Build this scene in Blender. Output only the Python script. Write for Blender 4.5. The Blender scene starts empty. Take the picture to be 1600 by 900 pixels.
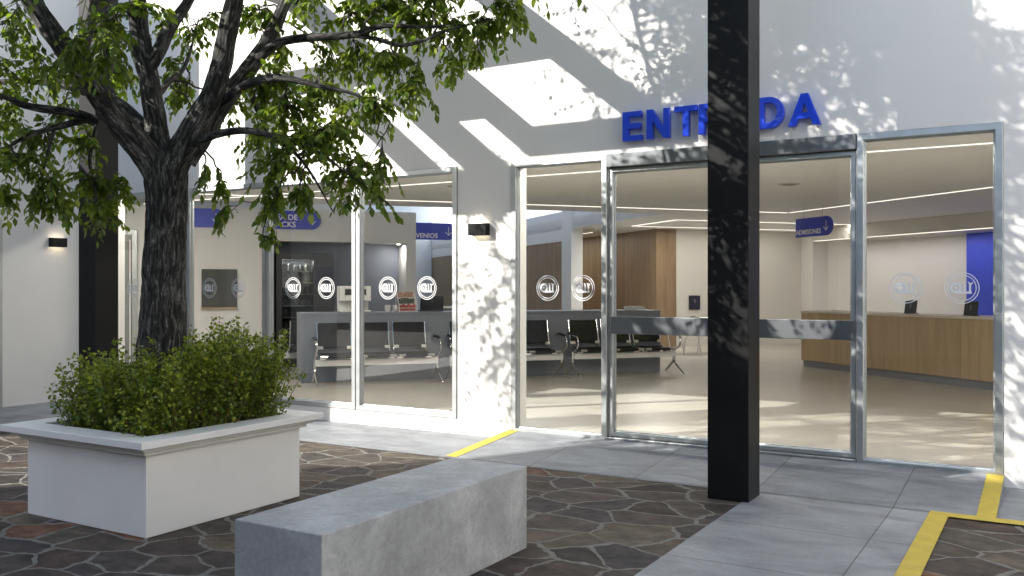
import bpy, math, random
from math import sin, cos, radians as R, pi
from mathutils import Vector, Matrix, noise

rnd = random.Random(7)
sc = bpy.context.scene
COL = sc.collection

# ------------------------------------------------------------------ camera numbers
TH = R(30.7); F = 1430.0; CAMZ = 1.5
def at(px, py, D):
    """a point of the tree skeleton from a bearing and a distance"""
    L = (px - 800) / F * D
    return Vector((-D * sin(TH) + L * cos(TH), D * cos(TH) + L * sin(TH), CAMZ - (py - 450) / F * D))
ANG = R(50)                                   # hall axes: a runs at 50 degrees from the facade, b across it
P = Vector((cos(ANG), sin(ANG))); Q = Vector((-sin(ANG), cos(ANG)))
def ab(a, b, z=0.0):
    v = P * a + Q * b
    return Vector((v.x, v.y, z))
FZ = 0.10                                     # hall floor level
FY = 7.8                                      # facade plane

# ------------------------------------------------------------------ materials
def mat(name):
    m = bpy.data.materials.new(name); m.use_nodes = True
    nt = m.node_tree
    return m, nt, nt.nodes['Principled BSDF'], nt.nodes['Material Output']
def N(nt, t, **kw):
    n = nt.nodes.new(t)
    for k, v in kw.items():
        if k.startswith('i_'):
            key = k[2:]
            key = int(key) if key.isdigit() else key.replace('_', ' ')
            n.inputs[key].default_value = v
        else: setattr(n, k, v)
    return n
def L(nt, a, b): nt.links.new(a, b)
def ramp(nt, fac, stops):
    r = nt.nodes.new('ShaderNodeValToRGB')
    els = r.color_ramp.elements
    els[0].position, els[0].color = stops[0][0], (*stops[0][1], 1)
    els[1].position, els[1].color = stops[-1][0], (*stops[-1][1], 1)
    for p, c in stops[1:-1]:
        e = els.new(p); e.color = (*c, 1)
    L(nt, fac, r.inputs[0]); return r
def coords(nt, scale=(1, 1, 1), loc=(0, 0, 0), rot=(0, 0, 0), kind='Object'):
    tc = N(nt, 'ShaderNodeTexCoord'); mp = N(nt, 'ShaderNodeMapping')
    mp.inputs['Scale'].default_value = scale; mp.inputs['Location'].default_value = loc; mp.inputs['Rotation'].default_value = rot
    L(nt, tc.outputs[kind], mp.inputs[0]); return mp.outputs[0]
def bump(nt, bsdf, h, strength=.2, dist=.01):
    b = N(nt, 'ShaderNodeBump'); b.inputs['Strength'].default_value = strength; b.inputs['Distance'].default_value = dist
    L(nt, h, b.inputs['Height']); L(nt, b.outputs[0], bsdf.inputs['Normal'])
def plain(name, col, rough=.5, metal=0.0, spec=.5, var=.06, nscale=3.0, bstr=0.0, bscale=60.0, bdist=.002, coat=0):
    m, nt, b, o = mat(name)
    co = coords(nt)
    n = N(nt, 'ShaderNodeTexNoise', i_Scale=nscale, i_Detail=5.0); L(nt, co, n.inputs['Vector'])
    lo = tuple(max(0, c * (1 - var)) for c in col); hi = tuple(min(1, c * (1 + var)) for c in col)
    r = ramp(nt, n.outputs[0], [(.3, lo), (.7, hi)])
    L(nt, r.outputs[0], b.inputs['Base Color'])
    b.inputs['Roughness'].default_value = rough; b.inputs['Metallic'].default_value = metal
    b.inputs['Specular IOR Level'].default_value = spec
    if coat: b.inputs['Coat Weight'].default_value = coat
    if bstr:
        n2 = N(nt, 'ShaderNodeTexNoise', i_Scale=bscale, i_Detail=4.0); L(nt, co, n2.inputs['Vector'])
        bump(nt, b, n2.outputs[0], bstr, bdist)
    return m
def emit(name, col, s):
    m, nt, b, o = mat(name)
    e = N(nt, 'ShaderNodeEmission'); e.inputs[0].default_value = (*col, 1); e.inputs[1].default_value = s
    L(nt, e.outputs[0], o.inputs[0]); return m

M = {}
M['plaster'] = plain('white_plaster', (.80, .78, .742), .75, var=.025, nscale=1.3, bstr=.12, bscale=90, spec=.3)
M['plaster_in'] = plain('interior_white_paint', (.74, .73, .70), .7, var=.02, nscale=1.0, spec=.3)
M['beige'] = plain('interior_warm_paint', (.63, .605, .55), .7, var=.03, nscale=.8, spec=.3)
M['ceiling'] = plain('ceiling_paint', (.88, .87, .84), .8, var=.02, spec=.2)
M['shaft'] = plain('skylight_white', (.74, .76, .78), .8, var=.02, spec=.2)
M['planter'] = plain('planter_paint', (.75, .735, .71), .55, var=.04, nscale=2.5, bstr=.08, bscale=70, spec=.35)
M['alu'] = plain('brushed_aluminium', (.47, .49, .49), .42, metal=.9, var=.08, nscale=8)
M['alu_dark'] = plain('aluminium_band', (.19, .20, .21), .4, metal=.8, var=.1, nscale=2)
M['chrome'] = plain('chrome', (.72, .72, .72), .12, metal=1, var=.03)
M['beam'] = plain('silver_paint', (.80, .79, .76), .35, var=.03)
M['black'] = plain('black_steel_paint', (.010, .010, .010), .42, var=.25, nscale=2, bstr=.04, bscale=120, spec=.16)
M['black_pl'] = plain('black_plastic', (.02, .02, .021), .35, var=.2)
M['leather'] = plain('black_leatherette', (.018, .018, .019), .6, spec=.2, var=.2, nscale=14, bstr=.2, bscale=250, bdist=.001)
M['counter'] = plain('blue_grey_laminate', (.16, .178, .212), .45, var=.03)
M['niche'] = plain('slate_blue_paint', (.15, .165, .20), .6, var=.04, nscale=1)
M['blue'] = plain('sign_blue', (.045, .066, .50), .4, var=.04)
M['blue_wall'] = plain('blue_wall_paint', (.035, .07, .64), .5, var=.03)
M['letter'] = plain('glossy_blue_acrylic', (.016, .07, .74), .28, var=.05, coat=.4)
M['white'] = plain('white_lettering', (.85, .85, .85), .5, var=.01)
M['yellow'] = plain('yellow_road_paint', (.50, .38, .06), .65, var=.10, nscale=9, bstr=.15, bscale=120, spec=.3)
M['soil'] = plain('dark_soil', (.035, .026, .018), .95, var=.5, nscale=25, bstr=.8, bscale=40, bdist=.02, spec=.1)
M['lam_white'] = plain('white_laminate', (.78, .77, .74), .4, var=.02)
M['tin'] = plain('white_tin', (.78, .77, .74), .22, metal=.5, var=.05)
M['red_pack'] = plain('red_wrappers', (.36, .06, .045), .35, var=.6, nscale=30)
M['dark_pack'] = plain('dark_wrappers', (.05, .07, .05), .35, var=.6, nscale=30)
M['tan_pack'] = plain('tan_wrappers', (.45, .27, .18), .4, var=.4, nscale=30)
M['pack'] = plain('mixed_wrappers', (.22, .21, .19), .35, var=.7, nscale=22)
M['paper'] = plain('paper', (.82, .81, .78), .8, var=.02)
M['strip'] = emit('led_strip', (1, .92, .80), .75)
M['cove'] = emit('cove_strip', (1, .92, .82), 3.0)
M['lamp_glow'] = emit('sconce_glow', (1, .84, .60), 2.8)
M['hatch'] = plain('grey_hatch_glass', (.085, .085, .078), .15, var=.05)

def make_glass(name, tint, ior=1.45):
    m, nt, b, o = mat(name); nt.nodes.remove(b)
    tr = N(nt, 'ShaderNodeBsdfTransparent'); tr.inputs[0].default_value = (*tint, 1)
    gl = N(nt, 'ShaderNodeBsdfGlossy'); gl.inputs['Roughness'].default_value = 0.0; gl.inputs[0].default_value = (1, 1, 1, 1)
    ge = N(nt, 'ShaderNodeNewGeometry'); dt = N(nt, 'ShaderNodeVectorMath', operation='DOT_PRODUCT')
    L(nt, ge.outputs['Normal'], dt.inputs[0]); L(nt, ge.outputs['Incoming'], dt.inputs[1])
    ab_ = N(nt, 'ShaderNodeMath', operation='ABSOLUTE'); L(nt, dt.outputs['Value'], ab_.inputs[0])
    iv = N(nt, 'ShaderNodeMath', operation='SUBTRACT', i_0=1.0); L(nt, ab_.outputs[0], iv.inputs[1])
    pw = N(nt, 'ShaderNodeMath', operation='POWER', i_1=5.0); L(nt, iv.outputs[0], pw.inputs[0])
    r0 = ((ior - 1) / (ior + 1)) ** 2
    fr = N(nt, 'ShaderNodeMath', operation='MULTIPLY_ADD', i_1=1 - r0, i_2=r0); L(nt, pw.outputs[0], fr.inputs[0])
    mx = N(nt, 'ShaderNodeMixShader'); L(nt, fr.outputs[0], mx.inputs[0]); L(nt, tr.outputs[0], mx.inputs[1]); L(nt, gl.outputs[0], mx.inputs[2])
    L(nt, mx.outputs[0], o.inputs[0]); return m
M['glass'] = make_glass('clear_glass', (.965, .975, .97), 1.42)
M['glass_dark'] = make_glass('tinted_glass', (.6, .62, .62))

def make_wood(name, dark, light, rough=.45, axis=(9, 9, .7), board=None):
    m, nt, b, o = mat(name)
    co = coords(nt, axis)
    n = N(nt, 'ShaderNodeTexNoise', i_Scale=1.6, i_Detail=8.0, i_Roughness=.62, i_Distortion=.5); L(nt, co, n.inputs['Vector'])
    r = ramp(nt, n.outputs[0], [(.28, dark), (.52, tuple((d + l) / 2 for d, l in zip(dark, light))), (.74, light)])
    col = r.outputs[0]
    if board:                                                        # tone shifts from board to board
        tc = N(nt, 'ShaderNodeTexCoord'); sp = N(nt, 'ShaderNodeSeparateXYZ'); L(nt, tc.outputs['Object'], sp.inputs[0])
        ad = N(nt, 'ShaderNodeMath', operation='ADD'); L(nt, sp.outputs[0], ad.inputs[0]); L(nt, sp.outputs[1], ad.inputs[1])
        dv = N(nt, 'ShaderNodeMath', operation='DIVIDE', i_1=board); L(nt, ad.outputs[0], dv.inputs[0])
        fl = N(nt, 'ShaderNodeMath', operation='FLOOR'); L(nt, dv.outputs[0], fl.inputs[0])
        wn = N(nt, 'ShaderNodeTexWhiteNoise', noise_dimensions='1D'); L(nt, fl.outputs[0], wn.inputs['W'])
        mr = N(nt, 'ShaderNodeMapRange', i_3=.84, i_4=1.14); L(nt, wn.outputs[0], mr.inputs[0])
        fr = N(nt, 'ShaderNodeMath', operation='FRACT'); L(nt, dv.outputs[0], fr.inputs[0])
        gt = N(nt, 'ShaderNodeMath', operation='GREATER_THAN', i_1=.006 / board); L(nt, fr.outputs[0], gt.inputs[0])
        g2 = N(nt, 'ShaderNodeMapRange', i_3=.55, i_4=1.0); L(nt, gt.outputs[0], g2.inputs[0])
        mu = N(nt, 'ShaderNodeMath', operation='MULTIPLY'); L(nt, mr.outputs[0], mu.inputs[0]); L(nt, g2.outputs[0], mu.inputs[1])
        vm = N(nt, 'ShaderNodeVectorMath', operation='SCALE'); L(nt, col, vm.inputs[0]); L(nt, mu.outputs[0], vm.inputs['Scale'])
        col = vm.outputs[0]
    L(nt, col, b.inputs['Base Color']); b.inputs['Roughness'].default_value = rough
    b.inputs['Specular IOR Level'].default_value = .35
    bump(nt, b, n.outputs[0], .08, .003); return m
M['wood_wall'] = make_wood('walnut_panelling', (.185, .122, .066), (.31, .216, .128), board=.95, axis=(5, 5, .5))
M['wood_desk'] = make_wood('oak_panelling', (.40, .285, .155), (.58, .43, .255), board=1.2, axis=(5, 5, .5))

def make_floor():
    m, nt, b, o = mat('beige_polished_floor')
    co = coords(nt)
    n = N(nt, 'ShaderNodeTexNoise', i_Scale=1.1, i_Detail=6.0); L(nt, co, n.inputs['Vector'])
    r = ramp(nt, n.outputs[0], [(.3, (.38, .352, .305)), (.7, (.44, .408, .355))])
    L(nt, r.outputs[0], b.inputs['Base Color']); b.inputs['Roughness'].default_value = .3
    b.inputs['Specular IOR Level'].default_value = .4; return m
M['floor'] = make_floor()

def make_concrete():
    m, nt, b, o = mat('grey_concrete')
    co = coords(nt, loc=(3.1, 1.7, .4))
    big = N(nt, 'ShaderNodeTexNoise', i_Scale=3.2, i_Detail=7.0, i_Roughness=.65, i_Distortion=.6); L(nt, co, big.inputs['Vector'])
    fine = N(nt, 'ShaderNodeTexNoise', i_Scale=38.0, i_Detail=7.0, i_Roughness=.75); L(nt, co, fine.inputs['Vector'])
    r = ramp(nt, big.outputs[0], [(.3, (.26, .265, .268)), (.5, (.33, .335, .338)), (.7, (.46, .465, .465))])
    r2 = ramp(nt, fine.outputs[0], [(.36, (.86, .86, .86)), (.60, (1.09, 1.09, 1.09))])
    mx = N(nt, 'ShaderNodeMix', data_type='RGBA', blend_type='MULTIPLY'); mx.inputs[0].default_value = 1
    L(nt, r.outputs[0], mx.inputs[6]); L(nt, r2.outputs[0], mx.inputs[7])
    v = N(nt, 'ShaderNodeTexVoronoi', i_Scale=34.0); L(nt, co, v.inputs['Vector'])
    pit = ramp(nt, v.outputs[0], [(.04, (.42, .42, .42)), (.11, (1, 1, 1))])
    mx2 = N(nt, 'ShaderNodeMix', data_type='RGBA', blend_type='MULTIPLY'); mx2.inputs[0].default_value = .6
    L(nt, mx.outputs[2], mx2.inputs[6]); L(nt, pit.outputs[0], mx2.inputs[7])
    L(nt, mx2.outputs[2], b.inputs['Base Color']); b.inputs['Roughness'].default_value = .62
    bump(nt, b, fine.outputs[0], .25, .004); return m
M['concrete'] = make_concrete()

def make_tile():
    m, nt, b, o = mat('grey_stone_tiles')
    co = coords(nt, loc=(.95 * 12 - (-.95), .9 * 12 - 6.665, 0))
    def brick(c1, c2, mortar):
        br = N(nt, 'ShaderNodeTexBrick', offset=0.0, squash=1.0)
        br.inputs['Color1'].default_value = (*c1, 1); br.inputs['Color2'].default_value = (*c2, 1); br.inputs['Mortar'].default_value = (*mortar, 1)
        br.inputs['Scale'].default_value = 1.0; br.inputs['Mortar Size'].default_value = .0035; br.inputs['Mortar Smooth'].default_value = .1
        br.inputs['Brick Width'].default_value = .95; br.inputs['Row Height'].default_value = .9; br.inputs['Bias'].default_value = 0
        L(nt, co, br.inputs['Vector']); return br
    br = brick((.195, .204, .217), (.285, .294, .308), (.07, .072, .075))
    co2 = coords(nt, (1.0, 2.0, 1))
    n = N(nt, 'ShaderNodeTexNoise', i_Scale=2.0, i_Detail=9.0, i_Roughness=.62, i_Distortion=.8); L(nt, co2, n.inputs['Vector'])
    r = ramp(nt, n.outputs[0], [(.30, (.68, .68, .69)), (.5, (.97, .97, .97)), (.70, (1.27, 1.27, 1.26))])
    mx = N(nt, 'ShaderNodeMix', data_type='RGBA', blend_type='MULTIPLY'); mx.inputs[0].default_value = 1
    L(nt, br.outputs[0], mx.inputs[6]); L(nt, r.outputs[0], mx.inputs[7])
    f = N(nt, 'ShaderNodeTexNoise', i_Scale=38.0, i_Detail=5.0); L(nt, co2, f.inputs['Vector'])
    r3 = ramp(nt, f.outputs[0], [(.3, (.88, .88, .88)), (.65, (1.06, 1.06, 1.06))])
    mx2 = N(nt, 'ShaderNodeMix', data_type='RGBA', blend_type='MULTIPLY'); mx2.inputs[0].default_value = 1
    L(nt, mx.outputs[2], mx2.inputs[6]); L(nt, r3.outputs[0], mx2.inputs[7])
    L(nt, mx2.outputs[2], b.inputs['Base Color']); b.inputs['Roughness'].default_value = .55; b.inputs['Specular IOR Level'].default_value = .22
    inv = N(nt, 'ShaderNodeMath', operation='MULTIPLY_ADD', i_1=-1.0, i_2=1.0); L(nt, br.outputs['Fac'], inv.inputs[0])
    ad = N(nt, 'ShaderNodeMath', operation='MULTIPLY_ADD', i_1=.25); L(nt, n.outputs[0], ad.inputs[0]); L(nt, inv.outputs[0], ad.inputs[2])
    bump(nt, b, ad.outputs[0], .25, .004); return m
M['tile'] = make_tile()

def make_flagstone():
    m, nt, b, o = mat('crazy_paving')
    co = coords(nt, (1.0, 1.28, 1), rot=(0, 0, R(12)))
    wn = N(nt, 'ShaderNodeTexNoise', i_Scale=1.7, i_Detail=3.0); L(nt, co, wn.inputs['Vector'])
    sub = N(nt, 'ShaderNodeVectorMath', operation='SUBTRACT'); sub.inputs[1].default_value = (.5, .5, .5); L(nt, wn.outputs['Color'], sub.inputs[0])
    ma = N(nt, 'ShaderNodeVectorMath', operation='MULTIPLY_ADD'); ma.inputs[1].default_value = (.35, .35, 0); L(nt, sub.outputs[0], ma.inputs[0]); L(nt, co, ma.inputs[2])
    wf = N(nt, 'ShaderNodeTexNoise', i_Scale=14.0, i_Detail=3.0); L(nt, co, wf.inputs['Vector'])
    sub2 = N(nt, 'ShaderNodeVectorMath', operation='SUBTRACT'); sub2.inputs[1].default_value = (.5, .5, .5); L(nt, wf.outputs['Color'], sub2.inputs[0])
    mb = N(nt, 'ShaderNodeVectorMath', operation='MULTIPLY_ADD'); mb.inputs[1].default_value = (.035, .035, 0); L(nt, sub2.outputs[0], mb.inputs[0]); L(nt, ma.outputs[0], mb.inputs[2])
    SC = 2.6
    ve = N(nt, 'ShaderNodeTexVoronoi', feature='DISTANCE_TO_EDGE', voronoi_dimensions='2D', i_Scale=SC); L(nt, mb.outputs[0], ve.inputs['Vector'])
    vc = N(nt, 'ShaderNodeTexVoronoi', feature='F1', voronoi_dimensions='2D', i_Scale=SC); L(nt, mb.outputs[0], vc.inputs['Vector'])
    sx = N(nt, 'ShaderNodeSeparateColor'); L(nt, vc.outputs['Color'], sx.inputs[0])
    stone = ramp(nt, sx.outputs[0], [(0, (.032, .028, .027)), (.16, (.070, .057, .045)), (.30, (.040, .037, .040)), (.44, (.085, .070, .054)), (.56, (.046, .041, .043)), (.68, (.062, .046, .037)), (.78, (.034, .033, .034)), (.87, (.095, .080, .062)), (.94, (.052, .043, .039)), (.975, (.115, .064, .044)), (1, (.14, .075, .046))])
    n1 = N(nt, 'ShaderNodeTexNoise', i_Scale=6.0, i_Detail=9.0, i_Roughness=.68); L(nt, co, n1.inputs['Vector'])
    rr = ramp(nt, n1.outputs[0], [(.28, (.55, .54, .54)), (.50, (1.2, 1.17, 1.12)), (.74, (2.2, 2.05, 1.9))])
    mx = N(nt, 'ShaderNodeMix', data_type='RGBA', blend_type='MULTIPLY'); mx.inputs[0].default_value = 1
    L(nt, stone.outputs[0], mx.inputs[6]); L(nt, rr.outputs[0], mx.inputs[7])
    n2 = N(nt, 'ShaderNodeTexNoise', i_Scale=30.0, i_Detail=6.0); L(nt, co, n2.inputs['Vector'])
    gr = ramp(nt, n2.outputs[0], [(.3, (.13, .124, .11)), (.7, (.23, .22, .196))])
    # joints vary in width
    jn = N(nt, 'ShaderNodeTexNoise', i_Scale=2.6, i_Detail=2.0); L(nt, co, jn.inputs['Vector'])
    jw = N(nt, 'ShaderNodeMapRange', i_1=.3, i_2=.7, i_3=.018, i_4=.062); L(nt, jn.outputs[0], jw.inputs[0])
    dv = N(nt, 'ShaderNodeMath', operation='DIVIDE'); L(nt, ve.outputs[0], dv.inputs[0]); L(nt, jw.outputs[0], dv.inputs[1])
    edge = N(nt, 'ShaderNodeMapRange', interpolation_type='SMOOTHSTEP', i_1=.8, i_2=1.1, i_3=0.0, i_4=1.0); L(nt, dv.outputs[0], edge.inputs[0])
    mix = N(nt, 'ShaderNodeMix', data_type='RGBA'); L(nt, edge.outputs[0], mix.inputs[0]); L(nt, gr.outputs[0], mix.inputs[6]); L(nt, mx.outputs[2], mix.inputs[7])
    L(nt, mix.outputs[2], b.inputs['Base Color'])
    ro = N(nt, 'ShaderNodeMapRange', i_3=.9, i_4=.72); L(nt, edge.outputs[0], ro.inputs[0]); L(nt, ro.outputs[0], b.inputs['Roughness'])
    b.inputs['Specular IOR Level'].default_value = .12
    h = N(nt, 'ShaderNodeMath', operation='MULTIPLY_ADD', i_1=.55); L(nt, n1.outputs[0], h.inputs[0]); L(nt, edge.outputs[0], h.inputs[2])
    bump(nt, b, h.outputs[0], .7, .018); return m
M['flag'] = make_flagstone()

def make_bark():
    m, nt, b, o = mat('rough_bark')
    uv = coords(nt, (34, 6.0, 1), kind='UV')
    n = N(nt, 'ShaderNodeTexNoise', i_Scale=1.3, i_Detail=9.0, i_Roughness=.7, i_Distortion=.7); L(nt, uv, n.inputs['Vector'])
    uv2 = coords(nt, (110, 34, 1), kind='UV')
    n2 = N(nt, 'ShaderNodeTexNoise', i_Scale=1.4, i_Detail=6.0); L(nt, uv2, n2.inputs['Vector'])
    r = ramp(nt, n.outputs[0], [(.38, (.009, .009, .0085)), (.48, (.034, .0325, .030)), (.565, (.105, .101, .092)), (.67, (.32, .312, .295))])
    r2 = ramp(nt, n2.outputs[0], [(.3, (.6, .6, .6)), (.7, (1.3, 1.3, 1.3))])
    mx = N(nt, 'ShaderNodeMix', data_type='RGBA', blend_type='MULTIPLY'); mx.inputs[0].default_value = 1
    L(nt, r.outputs[0], mx.inputs[6]); L(nt, r2.outputs[0], mx.inputs[7])
    L(nt, mx.outputs[2], b.inputs['Base Color']); b.inputs['Roughness'].default_value = .8
    b.inputs['Specular IOR Level'].default_value = .3
    ad = N(nt, 'ShaderNodeMath', operation='MULTIPLY_ADD', i_1=.35); L(nt, n2.outputs[0], ad.inputs[0]); L(nt, n.outputs[0], ad.inputs[2])
    bump(nt, b, ad.outputs[0], 1.0, .03); return m
M['bark'] = make_bark()
M['twig'] = plain('twig_bark', (.035, .03, .024), .8, var=.4, nscale=20)

def make_leaf(name, stops, trans=.35, tcol=(.25, .36, .04)):
    m, nt, b, o = mat(name)
    at_ = N(nt, 'ShaderNodeAttribute', attribute_name='tint')
    r = ramp(nt, at_.outputs['Fac'], stops)
    L(nt, r.outputs[0], b.inputs['Base Color']); b.inputs['Roughness'].default_value = .42
    b.inputs['Specular IOR Level'].default_value = .45
    t = N(nt, 'ShaderNodeBsdfTranslucent')
    sc_ = N(nt, 'ShaderNodeMix', data_type='RGBA', blend_type='MULTIPLY'); sc_.inputs[0].default_value = 1
    L(nt, r.outputs[0], sc_.inputs[6]); sc_.inputs[7].default_value = (2.0, 2.0, 1.0, 1)
    L(nt, sc_.outputs[2], t.inputs[0])
    mx = N(nt, 'ShaderNodeMixShader'); mx.inputs[0].default_value = trans
    L(nt, b.outputs[0], mx.inputs[1]); L(nt, t.outputs[0], mx.inputs[2]); L(nt, mx.outputs[0], o.inputs[0]); return m
M['leaf'] = make_leaf('tree_leaf', [(0, (.050, .078, .012)), (.5, (.100, .152, .020)), (.85, (.16, .215, .027)), (1, (.24, .28, .036))], .45)
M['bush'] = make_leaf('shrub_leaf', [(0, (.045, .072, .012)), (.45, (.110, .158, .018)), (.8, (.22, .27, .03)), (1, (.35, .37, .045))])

# ------------------------------------------------------------------ mesh builder
class MB:
    def __init__(s): s.v = []; s.f = []; s.m = []; s.uv = {}
    def add(s, vs, fs, m=0):
        o = len(s.v); s.v += [tuple(x) for x in vs]
        for f in fs: s.f.append(tuple(o + i for i in f)); s.m.append(m)
        return s
    def box(s, x0, x1, y0, y1, z0, z1, m=0):
        vs = [(x, y, z) for z in (z0, z1) for y in (y0, y1) for x in (x0, x1)]
        return s.add(vs, [(0, 2, 3, 1), (4, 5, 7, 6), (0, 1, 5, 4), (2, 6, 7, 3), (0, 4, 6, 2), (1, 3, 7, 5)], m)
    def prism(s, pts, axis, d0, d1, m=0):
        """polygon pts (u,v) extruded along an axis: 'y' -> (u,d,v), 'z' -> (u,v,d), 'x' -> (d,u,v)"""
        def mk(u, v, d): return {'y': (u, d, v), 'z': (u, v, d), 'x': (d, u, v)}[axis]
        n = len(pts)
        vs = [mk(u, v, d0) for u, v in pts] + [mk(u, v, d1) for u, v in pts]
        fs = [tuple(range(n)), tuple(range(2 * n - 1, n - 1, -1))] + [(i, n + i, n + (i + 1) % n, (i + 1) % n) for i in range(n)]
        return s.add(vs, fs, m)
    def tube(s, pts, rad, n=8, m=0, cap=True):
        pts = [Vector(p) for p in pts]
        rad = rad if isinstance(rad, (list, tuple)) else [rad] * len(pts)
        o = len(s.v); prev = None
        for i, p in enumerate(pts):
            t = (pts[min(i + 1, len(pts) - 1)] - pts[max(i - 1, 0)]).normalized()
            if prev is None:
                u = t.orthogonal().normalized()
            else:
                u = (prev - t * prev.dot(t)); u = u.normalized() if u.length > 1e-6 else t.orthogonal().normalized()
            prev = u; w = t.cross(u)
            for k in range(n):
                a = 2 * pi * k / n; s.v.append(tuple(p + (u * cos(a) + w * sin(a)) * rad[i]))
        for i in range(len(pts) - 1):
            for k in range(n):
                s.f.append((o + i * n + k, o + i * n + (k + 1) % n, o + (i + 1) * n + (k + 1) % n, o + (i + 1) * n + k)); s.m.append(m)
        if cap:
            s.f.append(tuple(o + k for k in range(n - 1, -1, -1))); s.m.append(m)
            e = o + (len(pts) - 1) * n; s.f.append(tuple(e + k for k in range(n))); s.m.append(m)
        return s
    def lathe(s, prof, c=(0, 0, 0), n=24, m=0):
        o = len(s.v)
        for r, z in prof:
            for k in range(n):
                a = 2 * pi * k / n; s.v.append((c[0] + r * cos(a), c[1] + r * sin(a), c[2] + z))
        for i in range(len(prof) - 1):
            for k in range(n):
                s.f.append((o + i * n + k, o + i * n + (k + 1) % n, o + (i + 1) * n + (k + 1) % n, o + (i + 1) * n + k)); s.m.append(m)
        s.f.append(tuple(o + k for k in range(n - 1, -1, -1))); s.m.append(m)
        e = o + (len(prof) - 1) * n; s.f.append(tuple(e + k for k in range(n))); s.m.append(m)
        return s
    def build(s, name, mats, parent=None, smooth=False, bevel=0, loc=None, rotz=None, seg=2):
        me = bpy.data.meshes.new(name); me.from_pydata(s.v, [], s.f); 
        for x in (mats if isinstance(mats, (list, tuple)) else [mats]): me.materials.append(x)
        if len(me.materials) > 1: me.polygons.foreach_set('material_index', s.m)
        if smooth: me.polygons.foreach_set('use_smooth', [True] * len(me.polygons))
        me.validate(); me.update()
        ob = bpy.data.objects.new(name, me); COL.objects.link(ob)
        if parent: ob.parent = parent
        if loc is not None: ob.location = loc
        if rotz is not None: ob.rotation_euler = (0, 0, rotz)
        if bevel:
            b = ob.modifiers.new('soft_edges', 'BEVEL'); b.width = bevel; b.segments = seg; b.limit_method = 'ANGLE'; b.angle_limit = R(40)
        return ob
def smooth_by_angle(ob, deg=40):
    me = ob.data
    me.polygons.foreach_set('use_smooth', [True] * len(me.polygons))
    try: me.set_sharp_from_angle(angle=R(deg))
    except Exception: pass
def tag(o, label, cat, group=None):
    o['label'] = label; o['category'] = cat
    if group: o['group'] = group
    return o
def structure(o): o['kind'] = 'structure'; return o
def thing(name, label, cat, loc=(0, 0, 0), rotz=0, group=None):
    o = bpy.data.objects.new(name, None); COL.objects.link(o); o.empty_display_size = .2
    o.location = loc; o.rotation_euler = (0, 0, rotz); return tag(o, label, cat, group)
def copy_tree(o, parent=None):
    c = o.copy(); COL.objects.link(c)
    if parent: c.parent = parent
    for ch in list(o.children): copy_tree(ch, c)
    return c
def area(name, loc, rot, sx, sy, w, col, parent=None):
    ld = bpy.data.lights.new(name, 'AREA'); ld.shape = 'RECTANGLE'; ld.size = sx; ld.size_y = sy; ld.energy = w; ld.color = col
    o = bpy.data.objects.new(name, ld); COL.objects.link(o); o.location = loc; o.rotation_euler = rot
    if parent: o.parent = parent
    return o
def wall_grid(us, zs, holes, d0, d1, axis='y'):
    """a wall with openings: cells of a grid, minus the holes, with their reveals; u,z in plane, d0..d1 the thickness"""
    mb = MB(); nu, nz = len(us) - 1, len(zs) - 1
    def solid(i, j):
        if i < 0 or j < 0 or i >= nu or j >= nz: return False
        u, z = (us[i] + us[i + 1]) / 2, (zs[j] + zs[j + 1]) / 2
        return not any(h[0] < u < h[1] and h[2] < z < h[3] for h in holes)
    def mk(u, d, z): return (u, d, z) if axis == 'y' else (d, u, z)
    for i in range(nu):
        for j in range(nz):
            if not solid(i, j): continue
            a, b_, c, e = us[i], us[i + 1], zs[j], zs[j + 1]
            mb.add([mk(a, d0, c), mk(b_, d0, c), mk(b_, d0, e), mk(a, d0, e)], [(0, 1, 2, 3)])
            mb.add([mk(a, d1, c), mk(b_, d1, c), mk(b_, d1, e), mk(a, d1, e)], [(3, 2, 1, 0)])
            if not solid(i - 1, j): mb.add([mk(a, d0, c), mk(a, d1, c), mk(a, d1, e), mk(a, d0, e)], [(3, 2, 1, 0)])
            if not solid(i + 1, j): mb.add([mk(b_, d0, c), mk(b_, d1, c), mk(b_, d1, e), mk(b_, d0, e)], [(0, 1, 2, 3)])
            if not solid(i, j - 1): mb.add([mk(a, d0, c), mk(b_, d0, c), mk(b_, d1, c), mk(a, d1, c)], [(3, 2, 1, 0)])
            if not solid(i, j + 1): mb.add([mk(a, d0, e), mk(b_, d0, e), mk(b_, d1, e), mk(a, d1, e)], [(0, 1, 2, 3)])
    return mb
def text_mesh(s, size, bold=0.0, extr=.001):
    cu = bpy.data.curves.new('lettering', 'FONT'); cu.body = s; cu.size = size; cu.offset = bold; cu.extrude = extr; cu.resolution_u = 3
    o = bpy.data.objects.new('lettering', cu); COL.objects.link(o)
    bpy.context.view_layer.update()
    me = bpy.data.meshes.new_from_object(o.evaluated_get(bpy.context.evaluated_depsgraph_get()))
    bpy.data.objects.remove(o); return me
def glyph_mesh(loops, extr, bev=0.0):
    cu = bpy.data.curves.new('glyph', 'CURVE'); cu.dimensions = '2D'; cu.fill_mode = 'BOTH'; cu.extrude = extr; cu.bevel_depth = bev; cu.bevel_resolution = 1
    for lp in loops:
        sp = cu.splines.new('POLY'); sp.points.add(len(lp) - 1)
        for p, q in zip(sp.points, lp): p.co = (q[0], q[1], 0, 1)
        sp.use_cyclic_u = True
    o = bpy.data.objects.new('glyph', cu); COL.objects.link(o); bpy.context.view_layer.update()
    me = bpy.data.meshes.new_from_object(o.evaluated_get(bpy.context.evaluated_depsgraph_get()))
    bpy.data.objects.remove(o); return me
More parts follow.
